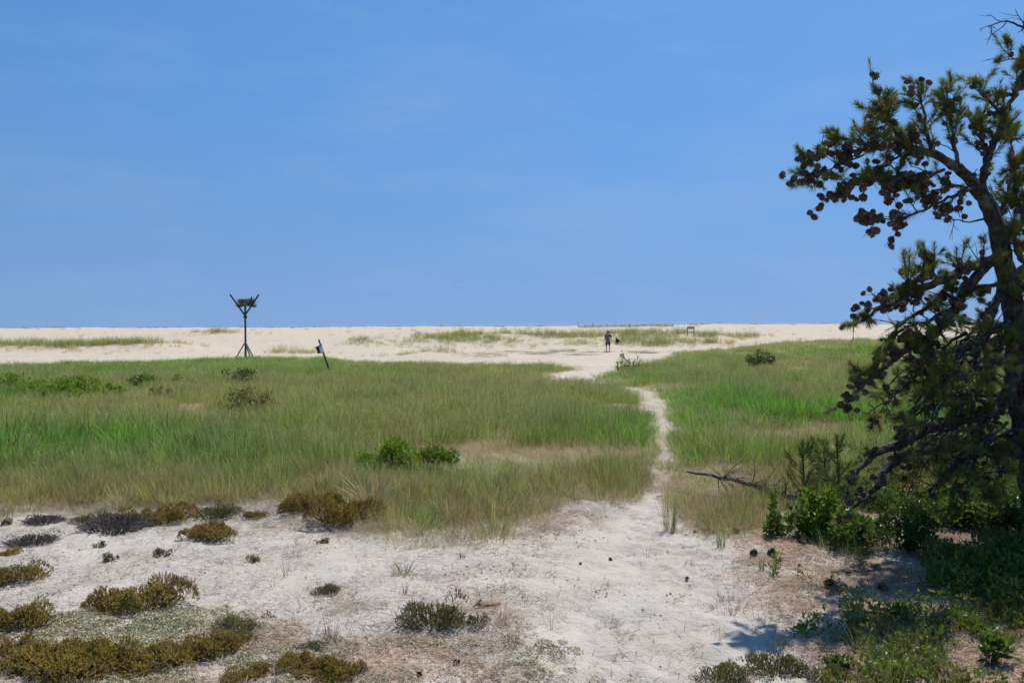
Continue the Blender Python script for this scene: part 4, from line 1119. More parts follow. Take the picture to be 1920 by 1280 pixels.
SHRUBS = [  # px, base row, width px, height px, leaf length m, leaves, material, label, category
    (742, 890, 120, 56, .038, 5200, 'leaf_lime', 'bright green leafy shrub in the grass behind the straw fan', 'shrub'),
    (815, 890, 85, 46, .038, 3200, 'leaf_bright', 'smaller green shrub touching the bright one on its right side', 'shrub'),
    (28, 752, 95, 36, .075, 4200, 'leaf_lime', 'dark leafy rose shrub at the left end of the hedge-like row', 'shrub'),
    (95, 756, 105, 34, .075, 4200, 'leaf_lime', 'green shrub in the middle of the hedge-like row at left', 'shrub'),
    (155, 752, 85, 32, .075, 3400, 'leaf_lime', 'green shrub at the right end of the hedge-like row at left', 'shrub'),
    (212, 756, 60, 22, .09, 380, 'leaf_bright', 'thin light green shrub right of the hedge-like row', 'shrub'),
    (268, 732, 55, 20, .09, 900, 'leaf_mid', 'low green shrub in the brown grass right of the hedge row', 'shrub'),
    (345, 727, 50, 15, .09, 300, 'leaf_mid', 'faint low shrub left of the dark round one', 'shrub'),
    (298, 752, 60, 22, .09, 260, 'leaf_olive', 'yellow-green sparse shrub below the low green one', 'shrub'),
    (448, 724, 66, 24, .08, 1800, 'leaf_dark', 'dark green round shrub in the grass below the nest pole', 'shrub'),
    (465, 790, 105, 44, .06, 1500, 'leaf_olive', 'olive-yellow scrubby bush standing in the meadow', 'shrub'),
    (1425, 694, 56, 28, .09, 1600, 'leaf_dark', 'dark compact shrub alone on the grassy rise', 'shrub'),
    (1165, 706, 22, 34, .10, 160, 'leaf_mid', 'upright leafy plant beside the sandy gap in the path', 'shrub'),
    (1187, 706, 26, 34, .10, 190, 'leaf_mid', 'second leafy plant beside the sandy gap in the path', 'shrub'),
    (1462, 1005, 58, 75, .05, 420, 'leaf_bright', 'bright upright green bush at the pine shade edge', 'shrub'),
    (1535, 1010, 100, 95, .055, 1300, 'leaf_bright', 'large glossy green bush right of the bright upright one', 'shrub'),
    (1590, 1030, 90, 65, .05, 900, 'leaf_mid', 'deep green low bush in shade right of the glossy one', 'shrub'),
    (1700, 1030, 110, 75, .05, 1000, 'leaf_dark', 'dark green bush in full shade under the pine', 'shrub'),
    (1790, 985, 130, 60, .05, 1000, 'leaf_mid', 'leafy green undergrowth bush below the lowest pine limbs', 'shrub'),
    (1880, 1000, 120, 80, .05, 1100, 'leaf_dark', 'dark leafy bush at the foot of the pine trunk', 'shrub'),
    (1672, 935, 100, 55, .05, 700, 'leaf_olive', 'yellowish shrub glowing between the low pine limbs', 'shrub'),
    (1740, 900, 120, 70, .05, 900, 'leaf_olive', 'olive shrub behind the low pine limbs', 'shrub'),
    (1840, 900, 130, 90, .05, 1000, 'leaf_mid', 'green shrub behind the pine trunk foot', 'shrub'),
    (1895, 1095, 60, 50, .06, 160, 'leaf_bright', 'sunlit broad-leaved seedling at the right edge', 'plant'),
    (1860, 1245, 60, 45, .06, 150, 'leaf_mid', 'broad-leaved plant near the bottom right corner', 'plant'),
    (1575, 1262, 40, 30, .05, 90, 'leaf_mid', 'round-leaved plant at the bottom edge between the heathers', 'plant'),
    (1448, 1082, 26, 30, .035, 40, 'leaf_bright', 'small yellow-green seedling on the needle litter near two cones', 'plant'),
    (1458, 1058, 20, 28, .035, 36, 'leaf_bright', 'narrow yellow-green seedling just above the small seedling', 'plant'),
    (1520, 1195, 70, 26, .035, 60, 'leaf_bright', 'cluster of yellow-green seedling leaves on bare litter', 'plant'),
    (1775, 1090, 70, 34, .04, 140, 'leaf_bright', 'patch of sunlit green leaves in the middle of the shade', 'plant'),
    (1680, 1165, 60, 28, .04, 110, 'leaf_mid', 'low dark green plant in the long ground shadow', 'plant'),
    (1730, 1205, 56, 30, .04, 100, 'leaf_bright', 'light green plant at the lower rim of the long shadow', 'plant'),
]
for i, (px, row, wpx, hpx, ll, nl, mt, lab, cat) in enumerate(SHRUBS):
    p = gp(px, row)
    wm = wpx * p.y / F; hm = hpx * p.y / F * (1.0 if row > 960 else 1.1) + (.09 if row < 800 else 0)
    fo, st = shrub_mesh(nl, wm / 2, wm / 2.4, hm, ll, ll * .5, 600 + i, max(8, min(34, nl // 30)))
    fo.materials.append(MAT[mt]); st.materials.append(MAT['stem'])
    rigged('leafy_shrub' if cat == 'shrub' else 'leafy_plant', (fo, st), p, 1, 0, lab, cat, 'shrubs in the dune grass' if row < 900 else 'green plants under the pine')

# undergrowth nobody could count
UG = []
for i in range(4):
    fo, st = shrub_mesh(70, .13, .13, .16, .045, .022, 700 + i, 9)
    fo.materials.append(MAT[('leaf_mid', 'leaf_dark', 'leaf_bright', 'leaf_olive')[i]]); UG.append(fo)
UG += [blades_mesh(f'ug{i}', 20, .07, .26, .005, .35, .8, 3, .25, 720 + i, MAT['blade_green']) for i in range(2)]
UG_C = proto_coll('undergrowth_sprigs', UG)
x = RNG.uniform(1.4, 8, 12000); y = RNG.uniform(3.6, 12, 12000)
pxx = 960 + F * x / y; roww = 606 + F * 1.7 / y
nn = fbm(x * 1.6, y * 1.6, 3, 66)
pl = sstep(-40, 120, pxx - np.interp(roww, [800, 880, 940, 1000, 1060, 1120, 1280], [1640, 1560, 1480, 1470, 1580, 1760, 2200])) * sstep(.3, .5, nn)
base_pl = pl.copy()
pl = np.maximum(pl, .85 * sstep(.33, .54, nn) * sstep(1480, 1650, pxx) * (roww > 900))
keep = RNG.random(len(x)) < pl * .9
x, y, bp = x[keep], y[keep], base_pl[keep]; n = len(x); s_ = RNG.uniform(.5, 1.2, n) * (.72 + .28 * np.clip(bp * 2, 0, 1))
scatter('undergrowth', np.stack([x, y, height(x, y)], -1), np.stack([x * 0, x * 0, RNG.uniform(0, 6.28, n)], -1), np.stack([s_] * 3, -1), np.where(bp > .3, RNG.choice([0, 0, 1, 1, 2, 3, 4, 5], n), RNG.choice([2, 2, 3, 3, 4, 4, 5, 5], n)), np.ones((n, 3)), UG_C, MAT['leaf_mid'],
        'tangle of low green plants carpeting the shade beneath the pine', 'undergrowth')

# ------------------------------------------------------------------ pine saplings by the low limbs
def sapling(px, row, hpx, lab, seed):
    r = np.random.default_rng(seed); rr = random.Random(seed)
    p = gp(px, row); H = hpx * p.y / F
    e = empty('pine_sapling', p); b = MB(); nd = NeedleMesh()
    b.tube([(0, 0, -.03), (.01, 0, H * .5), (0, .02, H)], [.012, .009, .005], 6, False)
    nd.shoot([(0, 0, H * .6), (0, .02, H), (0, .02, H + .05)], 160, .07, .4, 0, r)
    for k in range(16):
        z = H * rr.uniform(.15, .9); a = rr.uniform(0, 6.28); L = rr.uniform(.12, .26) * (1.2 - z / H * .6)
        o = Vector((0, 0, z)); dv = Vector((math.cos(a), math.sin(a), .55))
        q = [o + dv * L * t + Vector((0, 0, .08 * t * t)) for t in (0, .35, .7, 1)]
        b.tube(q, [.005, .004, .003, .002], 4, False)
        nd.shoot([tuple(v) for v in q[1:]], 110, .07, rr.uniform(0, .5), 0, r)
    b.build('stem', MAT['twig'], e); o = link('needles', nd.mesh('needles'), e, MAT['needles']); o['kind'] = 'stuff'
    tag(e, lab, 'sapling', 'young pines beside the big one')
sapling(1505, 945, 105, 'leftmost young pine with dark upright shoots by the fallen branch', 31)
sapling(1570, 960, 130, 'dark young pine in front of the lowest pine limb tips', 32)
sapling(1545, 925, 90, 'small shaded young pine between the other two', 33)

# ------------------------------------------------------------------ grass clumps that stand alone on the sand
def lone(px, row, hpx, n, spread, mat, lab, seed, lean=.3, curve=.7, wid=.005, dead=0., cat='grass tuft', name='grass_tuft', grp='single grass tufts on the sand'):
    p = gp(px, row); h = hpx * p.y / F
    me = blades_mesh('blades', n, spread, h, wid, lean, curve, 4, dead, seed, MAT[mat])
    return tag(link(name, me, None, None, p), lab, cat, grp)
lone(757, 1074, 48, 60, .05, 'blade_green', 'spiky green grass rosette on bare sand above the dark heather', 801, .9, .7, .006, .15)
lone(758, 1112, 44, 9, .015, 'blade_green', 'small green seedling tuft right under the spiky rosette', 802, .25, .4)
lone(533, 1080, 62, 9, .03, 'blade_green', 'tall thin green grass sprig alone on the left sand', 803, .3, .6)
lone(520, 1102, 26, 12, .04, 'blade_green', 'low spreading grass sprig below the tall thin one', 804, .9, .7)
lone(1214, 1046, 36, 7, .015, 'blade_green', 'thin green sprig at the right rim of the sandy path', 805, .25, .4)
lone(1352, 1024, 52, 26, .03, 'blade_green', 'upright green tuft on the litter beside the pine shade', 806, .15, .4)
lone(1428, 1066, 44, 12, .02, 'blade_green', 'dark thin tuft between two fallen cones', 807, .15, .4)
lone(1395, 1092, 46, 30, .05, 'blade_straw', 'pale dry tuft on the right litter slope', 808, .35, .5, .003)
lone(1346, 1198, 34, 14, .03, 'blade_straw', 'thin dry tuft at the path rim low in the picture', 809, .3, .4, .003)
lone(622, 1204, 74, 34, .035, 'blade_red', 'tall reddish grass tuft among the lower heathers', 810, .18, .3, .003)
lone(962, 1212, 92, 14, .03, 'blade_red', 'tall thin reddish stalks beside the path, right of the bark', 811, .12, .2, .003)
lone(938, 1172, 70, 10, .03, 'blade_red', 'shorter reddish stalks just behind the tall ones', 812, .15, .2, .003)
lone(1368, 1140, 42, 120, .12, 'blade_red', 'low rusty grass cushion on the right rim of the path', 813, .7, .8, .003)
lone(1425, 1172, 36, 60, .10, 'blade_red', 'small rusty grass patch below the rusty cushion', 814, .6, .8, .003)
lone(868, 1045, 22, 30, .02, 'blade_red', 'tiny reddish tuft in the middle of the sand', 815, .1, .2, .003)
lone(1034, 1178, 52, 5, .01, 'blade_red', 'single dark stalk standing at the left rim of the path', 816, .08, .1, .003)
lone(1256, 996, 120, 60, .06, 'blade_green', 'tall olive grass clump at the right corner of the clearing', 817, .15, .4, .005, .45)
lone(805, 985, 62, 40, .04, 'blade_green', 'upright grass clump standing in the grey litter left of the path', 818, .16, .35, .004, .35)
lone(1668, 1290, 95, 70, .06, 'blade_green', 'yellow-green grass clump at the bottom edge in pine shade', 819, .25, .5, .005, .4)
lone(1790, 1270, 70, 50, .06, 'blade_straw', 'yellow grass clump near the bottom right plants', 820, .3, .5, .004)
def fan(px, row, wpx, lab, seed, n=46):
    if row > 900:      # the fan sits where the grass really ends
        for row in range(1015, 900, -3):
            p = gp(px, row)
            if float(meadow(np.array([p.x]), np.array([p.y]))[0]) > .3: break
        row += 9
    p = gp(px, row); L = wpx * p.y / F * .66
    me = blades_mesh('straw', int(n * 1.5), .06, L, .0085, .85, .75, 5, 0, seed, MAT['blade_straw'])
    tag(link('straw_fan', me, None, None, p, (0, 0, 0)), lab, 'dry grass', 'fans of bleached straw at the grass edge')
fan(690, 938, 170, 'wide fan of bleached straw below the bright green shrub', 840)
fan(942, 966, 110, 'bleached straw fan where the grass meets the clearing', 841)
fan(835, 956, 130, 'straw fan right of the wide one, under the shrubs', 842, 30)
fan(425, 946, 70, 'small straw fan at the grass edge above the heather row', 843, 26)
fan(505, 942, 80, 'small straw fan beside the upright brown heather', 844, 26)
fan(845, 838, 70, 'grey straw bundle standing behind the right green shrub', 845, 24)
fan(230, 948, 110, 'flattened straw fan along the left grass edge', 846, 26)

# ------------------------------------------------------------------ fallen branch, sticks, bark, cones, pebbles
def branch_thing(name, rows, lab, cat, mat, twigs, seed, lift=.03, grp=None):
    rr = random.Random(seed); r = np.random.default_rng(seed)
    pts = []
    for px, py, row, q in rows:
        g = gp(px, row); a = at(px, py, g.y); pts.append((a.x, a.y, max(a.z, g.z + q * .6), q))
    C = catmull(pts, .04); o = C[0, :3].copy(); o[2] = hz(o[0], o[1])
    e = empty(name, Vector(o)); b = MB()
    C[1:-1, :3] += r.normal(0, .006, (len(C) - 2, 3))
    b.tube([p[:3] - o for p in C], [p[3] for p in C], 7, True, .12); b.build('stem', mat, e, True)
    if twigs:
        t = MB()
        for k in range(twigs):
            i = rr.randrange(int(len(C) * .25), len(C)); p = C[i, :3] - o; d = r.normal(0, 1, 3) + np.array([.5, 0, -.1]); d /= np.linalg.norm(d); L = rr.uniform(.08, .35)
            q = [p]
            for j in range(3):
                d = d + r.normal(0, .25, 3); d /= np.linalg.norm(d); v = q[-1] + d * L / 3; v[2] = max(v[2], hz(v[0] + o[0], v[1] + o[1]) - o[2] + .004); q.append(v)
            t.tube(q, [.007, .005, .004, .002], 4, False)
        tt = t.build('twigs', mat, e); tt['kind'] = 'stuff'
    return tag(e, lab, cat, grp)
branch_thing('fallen_branch', [(1288, 884, 925, .010), (1330, 890, 930, .016), (1365, 897, 932, .02), (1410, 908, 935, .024), (1460, 925, 938, .028), (1520, 935, 945, .03)], 'grey dead fallen branch with many twigs at the grass edge', 'branch', MAT['deadwood'], 80, 51)
branch_thing('stick', [(1572, 945, 962, .008), (1592, 962, 975, .011), (1604, 985, 988, .009)], 'pale bent stick among the green bushes', 'stick', MAT['deadwood'], 2, 52)
branch_thing('stick', [(1590, 897, 920, .006), (1640, 902, 922, .008), (1690, 906, 924, .005)], 'thin bleached stick lying behind the young pines', 'stick', MAT['deadwood'], 2, 53)
branch_thing('stick', [(1765, 925, 945, .012), (1830, 895, 940, .012), (1880, 875, 935, .01)], 'dark thin stick slanting under the lowest pine limb', 'stick', MAT['twig'], 3, 54)

p = gp(914, 1137); b = MB()
k = .20
vs = []; fs = []; rr = random.Random(9)
for i in range(9):
    t = i / 8; xx = (t - .5) * .125
    rad = .026 * (1 - .35 * abs(t - .55) * 2) * rr.uniform(.9, 1.1)
    for j in range(8):
        a = math.pi * (-.12 + 1.24 * j / 7)
        vs.append((xx + .01 * math.sin(j), math.cos(a) * rad, math.sin(a) * rad * 1.05 + rr.uniform(-.002, .002)))
for i in range(8):
    for j in range(7):
        fs.append((i * 8 + j, (i + 1) * 8 + j, (i + 1) * 8 + j + 1, i * 8 + j + 1))
b.add(vs, fs)
e = empty('bark_curl', p, .15)
o = b.build('curl', simple_mat('orange_bark', (0.22, 0.105, 0.045), (0.50, 0.33, 0.20), 60, .9, .6, 200), e, False, (.01, 0, .0))
sm = o.modifiers.new('thick', 'SOLIDIFY'); sm.thickness = .006
b = MB(); b.tube([(-.085, 0, .004), (-.06, .0, .022), (-.035, 0, .05)], [.006, .009, .006], 6, True); b.build('splinter', MAT['blade_straw'], e)
tag(e, 'curled orange-brown piece of bark lying on the sand', 'bark')

GC = [(1412, 1045, 1.3, 'fallen cone left of the dark thin tuft'), (1446, 1043, 1.4, 'fallen cone right of the dark thin tuft'), (1505, 1024, 1.3, 'dark fallen cone below the large glossy bush'),
      (1492, 1014, 1.0, 'half-hidden fallen cone at the foot of the bright bush'), (1556, 1100, 1.3, 'fallen cone on sunlit litter above the long shadow'), (1656, 1108, 1.2, 'fallen cone at the upper rim of the long shadow'),
      (1145, 1051, .55, 'small dark cone fragment in the middle of the sandy path'), (1088, 1059, .4, 'tiny dark chip on the sandy path left of the cone fragment'), (1288, 1086, .5, 'small dark cone chip at the right path rim'),
      (857, 1246, .75, 'grey round cone near the bottom left of the path'), (786, 1268, .6, 'small grey cone at the bottom edge below the dark heather'), (1380, 1000, .9, 'fallen cone near the twiggy branch end'),
      (1302, 1000, .6, 'small cone at the edge of the clearing by the olive clump'), (1590, 1078, .9, 'cone standing on end in the shade rim'), (1720, 1140, .9, 'cone deep inside the long ground shadow')]
rr = random.Random(12)
for px, row, s, lab in GC:
    p = gp(px, row)
    tag(link('fallen_pine_cone', CONES[rr.randrange(3)], None, None, (p.x, p.y, p.z + .022 * s), (rr.uniform(.9, 2), rr.uniform(-.5, .5), rr.uniform(0, 6)), s), lab, 'pine cone', 'fallen cones on the sand')

# ------------------------------------------------------------------ osprey nest pole
def bar(b, a, c, w_, h_=None, up=Vector((0, 0, 1))):
    a = Vector(a); c = Vector(c); t = (c - a).normalized(); s = t.cross(up)
    s = s.normalized() if s.length > 1e-4 else Vector((1, 0, 0)); u = s.cross(t); h_ = h_ or w_
    v = [q + s * (i * w_ / 2) + u * (j * h_ / 2) for q in (a, c) for i, j in ((-1, -1), (1, -1), (1, 1), (-1, 1))]
    b.add(v, [(3, 2, 1, 0), (4, 5, 6, 7), (0, 1, 5, 4), (1, 2, 6, 5), (2, 3, 7, 6), (3, 0, 4, 7)])
D = 60.0
top = at(459.5, 552, D); u = D / F       # metres per pixel
pb = Vector((top.x, D, hz(top.x, D)))
H = lambda row: at(459.5, row, D).z - pb.z
e = empty('nest_pole', pb)
b = MB(); b.tube([(0, 0, -.3), (0, 0, 1.4), (0, 0, H(574))], [.078, .072, .066], 10); b.build('post', MAT['grey_wood'], e, True)
b = MB(); b.tube([(0, 0, H(596)), (0, 0, H(592))], .125, 10); b.build('collar', MAT['dark_wood'], e)
for s in (-1, 1):
    b = MB(); bar(b, (s * .03, -.09, H(590)), (s * 27 * u, -.12, H(552)), .085, .09); b.build('fork_arm', MAT['dark_wood'], e)
for s in (-1, 1):
    b = MB(); bar(b, (s * 13 * u, -.14, H(574.5)), (s * 13 * u, .8, H(574.5)), .08); b.build('platform_beam', MAT['dark_wood'], e)
b = MB(); bar(b, (-17 * u, .3, H(573)), (17 * u, .3, H(573)), .9, .04); b.build('platform', MAT['dark_wood'], e)
zb = H(643)
for s, dx, dy in ((-1, -19.5, -.25), (1, 19.5, -.1), (0, 3, .9)):
    gx_, gy_ = dx * u, dy
    b = MB(); bar(b, (s * .05, -.05 if s else .06, zb), (gx_, gy_, hz(pb.x + gx_, pb.y + gy_) - pb.z - .1), .085); b.build('brace', MAT['pale_wood'], e)
tag(e, 'dark wooden nest pole with forked arms and braced foot', 'nest pole')
# nest
r = np.random.default_rng(61); b = MB(); NZ = H(572)
for k in range(420):
    a = r.uniform(0, 6.28); q = .62 * math.sqrt(r.uniform(.15, 1)); zz = r.uniform(0, .42) * (1.1 - .3 * q)
    c = Vector((math.cos(a) * q, math.sin(a) * q * .75, zz)); t = Vector((-math.sin(a) + r.normal(0, .5), math.cos(a) + r.normal(0, .5), r.normal(0, .35))).normalized(); L = r.uniform(.10, .28)
    w_ = r.uniform(.006, .012); g = r.random()
    b.tube([c - t * L, c + t * L], [w_, w_ * .5], 4, False, 0, (1, g, 0))
tag(b.build('stick_nest', MAT['stick'], None, False, (pb.x, pb.y + .3, pb.z + NZ)), 'large untidy stick nest on top of the forked pole', 'nest')
# osprey
def bird_body(name, loc, rz, lab, cat, dark, light):
    e = empty(name, loc, rz); b = MB()
    M = Matrix.Rotation(R(35), 3, 'Y')
    b.ball((0, 0, .17), (.10, .09, .19), 12, 9, M); b.ball((-.02, 0, .33), (.05, .05, .09), 10, 6); b.build('body', dark, e, True)
    b = MB(); b.ball((-.045, 0, .42), (.062, .05, .052), 10, 7); b.tube([(-.09, 0, .415), (-.125, 0, .405), (-.135, 0, .385)], [.018, .012, .003], 6); b.build('head', light, e, True)
    for s in (-1, 1):
        b = MB(); b.ball((.05, s * .085, .17), (.065, .02, .22), 8, 7, M); b.build('wing', dark, e, True)
    b = MB(); bar(b, (.10, 0, .05), (.22, 0, -.06), .09, .02); b.build('tail', dark, e)
    return tag(e, lab, cat)
m_bd = simple_mat('dark_plumage', (0.03, 0.024, 0.02), (0.07, 0.055, 0.045), 30, .9)
m_bl = simple_mat('head_plumage', (0.05, 0.045, 0.04), (0.22, 0.20, 0.18), 18, .9)
m_gw = simple_mat('gull_plumage', (0.20, 0.21, 0.23), (0.34, 0.35, 0.37), 10, .9)
q = at(471, 573, D + .3)
bird_body('nesting_bird', (q.x, pb.y + .3, pb.z + NZ + .12), 2.6, 'dark bird of prey sitting up on the stick nest', 'bird', m_bd, m_bl)
def gull(px, py, d, span, roll, lab):
    p = at(px, py, d); e = empty('flying_gull', p, .6); e.rotation_euler = (roll, .1, .5)
    b = MB(); b.tube([(0, -.22, 0), (0, -.14, .01), (0, 0, .015), (0, .14, .0), (0, .26, -.005)], [.02, .055, .065, .04, .012], 8); b.build('body', m_gw, e, True)
    for s in (-1, 1):
        b = MB()
        rows = [(0.03, -.09, .10, .02), (.28, -.05, .15, .10), (span * .33, -.02, .10, .12), (span * .5, .05, .07, .05)]
        vs = []
        for xx, y0, y1, zz in rows: vs += [(s * xx, y0, zz), (s * xx, y1, zz + .006), (s * xx, y0, zz - .012), (s * xx, y1, zz - .008)]
        fs = []
        for i in range(3):
            a = 4 * i; fs += [(a, a + 1, a + 5, a + 4), (a + 2, a + 6, a + 7, a + 3), (a, a + 4, a + 6, a + 2), (a + 1, a + 3, a + 7, a + 5)]
        fs += [(0, 2, 3, 1), (12, 13, 15, 14)]
        b.add(vs, fs); b.build('wing', m_gw, e)
    b = MB(); bar(b, (0, .24, 0), (0, .38, 0), .09, .012); b.build('tail', m_gw, e)
    tag(e, lab, 'bird', 'gulls over the beach')
gull(854, 526.5, 190, 1.3, R(38), 'banking gull low in the sky above the dune grass')
gull(1030, 492, 260, 1.3, R(5), 'distant level-winged gull higher up to the right')

# ------------------------------------------------------------------ leaning post with bird box
g = gp(620, 706); D2 = g.y; u2 = D2 / F
tp = at(597.5, 636, D2); bt = at(620, 701, D2)
e = empty('bird_box_post', (bt.x, D2, hz(bt.x, D2)))
o = Vector(e.location); b = MB()
ax = (tp - bt).normalized()
ft = bt - ax * ((bt.z - o.z) / ax.z + .15)
b.tube([ft - o, bt - o, tp - o], [.04, .038, .034], 8); b.build('post', MAT['dark_wood'], e, True)
tag(e, 'dark leaning post standing in the meadow', 'post')
cb = at(601.5, 655, D2) ; side = Vector((1, 0, 0)); side = (side - ax * side.dot(ax)).normalized(); fw = ax.cross(side)
M = Matrix((side, fw, ax)).transposed() @ Matrix.Rotation(R(-38), 3, 'Z')
bx = empty('bird_box', cb - side * .01 + Vector((0, -.09, 0)))
m_box = simple_mat('pale_paint_sky_tint', (0.48, 0.46, 0.56), (0.62, 0.60, 0.68), 25, .8); m_bk = simple_mat('shade_dark_box', (0.045, 0.04, 0.045), (0.11, 0.10, 0.11), 25, .85)  # sky reflection tinted into pale paint; the front's shade put into dark colour
b = MB(); b.box((0, 0, 0), (.17, .17, .27), M); b.build('box', m_box, bx)
b = MB(); b.box(M @ Vector((-.012, -.092, .0)), (.155, .012, .25), M); fr = b.build('front_panel', m_bk, bx)  # face turned from the sun, its shade painted in as dark colour
b = MB(); b.tube([M @ Vector((-.01, -.094, .05)), M @ Vector((-.01, -.104, .05))], .026, 12); b.build('entrance_hole', simple_mat('black_hole', (.004,) * 3, (.006,) * 3), fr)
b = MB(); b.box(M @ Vector((0, -.02, .15)), (.21, .24, .022), M @ Matrix.Rotation(R(10), 3, 'X')); b.build('roof', m_bk, bx)
tag(bx, 'small lavender-grey bird box fixed near the top of the leaning post', 'bird box')

# ------------------------------------------------------------------ sign and sand fence near the crest
D3 = gp(1295, 629).y; c = at(1295, 630, D3); u3 = D3 / F; zg = hz(c.x, D3)
e = empty('beach_sign', (c.x, D3, zg)); zt = at(1295, 612, D3).z - zg; zl = at(1295, 616.5, D3).z - zg
for s in (-1, 1):
    b = MB(); bar(b, (s * 6 * u3, 0, -.3), (s * 6 * u3, 0, zt), .07); b.build('post', MAT['dark_wood'], e)
b = MB(); b.box((0, -.06, (zt + zl) / 2), (14.5 * u3, .04, zt - zl)); b.build('board', MAT['pale_wood'], e)
tag(e, 'blank grey board on two posts standing on the far sand', 'sign')
e = empty('sand_fence', (0, 0, 0)); first = None
slat = MB(); prev = None
for i, px in enumerate(np.linspace(1084, 1262, 14)):
    d_ = 150 - 0.3 * i; c = at(px, 606, d_); zg = hz(c.x, d_)
    if first is None: first = Vector((c.x, d_, zg)); e.location = first
    hgt = 1.05 if i == 0 else (.9 if i == 2 else .42 + .15 * math.sin(i * 2.1))
    b = MB(); bar(b, Vector((c.x, d_, zg - .2)) - first, Vector((c.x + .05 * math.sin(i), d_, zg + hgt)) - first, .07); b.build('post', MAT['dark_wood'], e)
    if prev is not None:
        for k in range(16):
            t = (k + .5) / 16; q = prev.lerp(Vector((c.x, d_, zg)), t) - first
            bar(slat, q - Vector((0, 0, .1)), q + Vector((0, 0, .34 + .06 * math.sin(k * 1.7 + i))), .04, .012)
    prev = Vector((c.x, d_, zg))
s_ = slat.build('slats', MAT['grey_wood'], e); s_['kind'] = 'stuff'
tag(e, 'half-buried grey sand fence along the dune crest', 'fence')

# ------------------------------------------------------------------ walker, backpack and dog
def skin_obj(name, verts, edges, rad, mat, parent, root=0, sub=2):
    me = bpy.data.meshes.new(name); me.from_pydata([tuple(v) for v in verts], edges, []); me.update()
    o = link(name, me, parent, mat)
    md = o.modifiers.new('skin', 'SKIN'); md.use_smooth_shade = True
    sv = me.skin_vertices[0].data
    for i, q in enumerate(rad):
        sv[i].radius = (q, q) if not hasattr(q, '__len__') else q
        sv[i].use_root = (i == root)
    s = o.modifiers.new('sub', 'SUBSURF'); s.levels = sub; s.render_levels = sub
    return o
def plain(name, c, rough=.8): return simple_mat(name, tuple(v * .8 for v in c), tuple(v * 1.15 for v in c), 25, rough, .15)
wp = gp(1140, 659.5)
pe = empty('person', wp, 0)
m_skin = plain('skin', (.50, .32, .23), .6); m_navy = plain('navy_shirt', (.020, .018, .035)); m_blk = plain('black_shorts', (.012, .012, .014)); m_hair = plain('dark_hair', (.02, .016, .014)); m_shoe = plain('dark_shoes', (.03, .028, .03))
V_ = [(0, 0, .93), (0, .01, 1.12), (0, .03, 1.33), (0, .03, 1.47), (0, .04, 1.56), (0, .06, 1.66), (0, .05, 1.73),
      (-.10, 0, .88), (-.12, .10, .50), (-.12, .02, .09), (-.12, .12, .03),
      (.10, 0, .88), (.11, -.02, .50), (.12, -.22, .12), (.12, -.13, .03),
      (-.19, .03, 1.42), (-.25, -.03, 1.14), (-.24, .10, .93), (-.235, .13, .86),
      (.19, .03, 1.42), (.26, .06, 1.14), (.25, .19, .95), (.245, .22, .88)]
E_ = [(0, 1), (1, 2), (2, 3), (3, 4), (4, 5), (5, 6), (0, 7), (7, 8), (8, 9), (9, 10), (0, 11), (11, 12), (12, 13), (13, 14), (3, 15), (15, 16), (16, 17), (17, 18), (3, 19), (19, 20), (20, 21), (21, 22)]
RD = [(.15, .11), (.14, .10), (.165, .11), (.12, .09), (.055, .055), (.078, .09), (.06, .07), .085, .058, .038, .04, .085, .058, .038, .04, .055, .042, .032, .032, .055, .042, .032, .032]
n0 = len(V_)
for hb, sx in ((18, -1), (22, 1)):
    hx, hy, hzz = V_[hb]
    for k, (dx, dy, L) in enumerate(((0, .028, .06), (0, .012, .072), (0, -.006, .068), (0, -.022, .055), (-sx * .02, .035, .045))):
        V_.append((hx + dx * .8, hy + dy, hzz - .035)); V_.append((hx + dx * 1.2 - sx * .012, hy + dy * 1.1, hzz - .035 - L))
        a = len(V_) - 2; E_ += [(hb, a), (a, a + 1)]; RD += [.010, .008]
skin_obj('body', V_, E_, RD, m_skin, pe)
skin_obj('shirt', [(0, 0, .95), (0, .01, 1.12), (0, .03, 1.33), (0, .03, 1.45), (-.20, .03, 1.41), (-.245, -.005, 1.22), (.20, .03, 1.41), (.245, .05, 1.22)], [(0, 1), (1, 2), (2, 3), (3, 4), (4, 5), (3, 6), (6, 7)], [(.175, .13), (.165, .125), (.185, .13), (.13, .10), .075, .065, .075, .065], m_navy, pe)
skin_obj('shorts', [(0, 0, .98), (0, 0, .90), (-.105, 0, .84), (-.12, .08, .52), (.105, 0, .84), (.115, -.02, .52)], [(0, 1), (1, 2), (2, 3), (1, 4), (4, 5)], [(.17, .13), (.17, .13), .115, .10, .115, .10], m_blk, pe)
b = MB(); b.ball((0, .045, 1.70), (.088, .102, .10), 14, 10); b.build('hair', m_hair, pe, True)
for x0, y0, z0 in ((-.12, .06, .04), (.12, -.17, .05)):
    b = MB(); b.ball((x0, y0, z0), (.05, .135, .055), 12, 8); b.build('shoe', m_shoe, pe, True)
tag(pe, 'person in dark shirt and black shorts walking away on the sand', 'person')
m_pack = plain('grey_backpack', (.17, .16, .19))
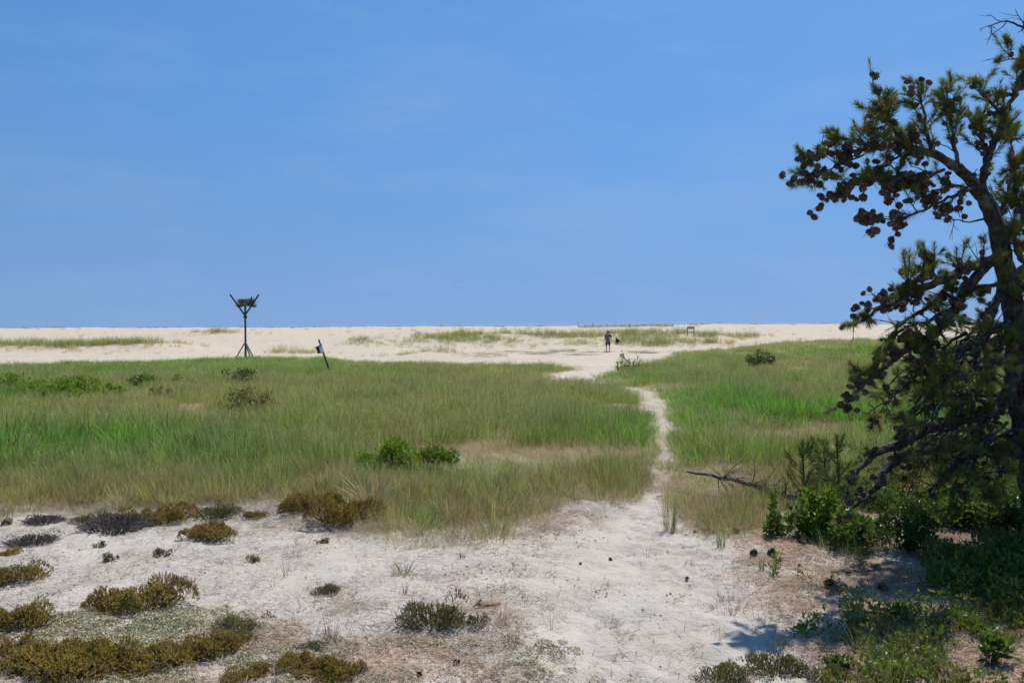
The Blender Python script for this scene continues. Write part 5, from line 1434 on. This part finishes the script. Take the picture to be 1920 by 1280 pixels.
be = empty('backpack', wp + Vector((-.05, -.22, .88)))
b = MB(); b.ball((0, 0, .26), (.19, .13, .32), 14, 10); k = b.build('main_bag', m_pack, be, True)
b = MB(); b.ball((0, -.09, .15), (.13, .08, .14), 12, 8); b.build('front_pocket', plain('grey_pocket', (.12, .115, .14)), be, True)
for s in (-1, 1):
    b = MB(); b.tube([(s * .10 + .05, .06, .50), (s * .12 + .05, .14, .62), (s * .13 + .05, .27, .66), (s * .14 + .05, .36, .55)], .022, 6); b.build('strap', plain('dark_strap', (.03, .03, .035)), be, True)
tag(be, 'grey backpack worn low on the back of the walking person', 'backpack')
dp = gp(1157.5, 645.5)
de = empty('dog', dp, .12)
s = .60 / .62
DV = [(0, -.30, .42), (0, -.05, .43), (0, .22, .44), (0, .34, .54), (0, .40, .66), (0, .52, .64),
      (-.09, -.32, .36), (-.10, -.26, .24), (-.10, -.36, .15), (-.10, -.34, .02), (.09, -.32, .36), (.10, -.26, .24), (.10, -.36, .15), (.10, -.34, .02),
      (-.085, .22, .34), (-.085, .20, .18), (-.085, .22, .02), (.085, .22, .34), (.085, .20, .18), (.085, .22, .02), (0, -.42, .44), (.02, -.52, .30)]
DE = [(0, 1), (1, 2), (2, 3), (3, 4), (4, 5), (0, 6), (6, 7), (7, 8), (8, 9), (0, 10), (10, 11), (11, 12), (12, 13), (2, 14), (14, 15), (15, 16), (2, 17), (17, 18), (18, 19), (0, 20), (20, 21)]
DR = [(.11, .12), (.11, .12), (.12, .15), .085, .085, .04, .075, .055, .03, .028, .075, .055, .03, .028, .06, .036, .028, .06, .036, .028, .03, .018]
skin_obj('body', DV, DE, DR, plain('black_fur', (.008, .007, .008)), de)
for q in (-1, 1):
    b = MB(); b.add([(q * .03, .38, .72), (q * .085, .38, .70), (q * .07, .40, .80), (q * .05, .35, .71)], [(0, 1, 2), (1, 3, 2), (3, 0, 2), (0, 3, 1)]); b.build('ear', plain('black_ear', (.008, .007, .008)), de)
tag(de, 'small black dog seen from behind on the grassy dune beyond the walker', 'dog')
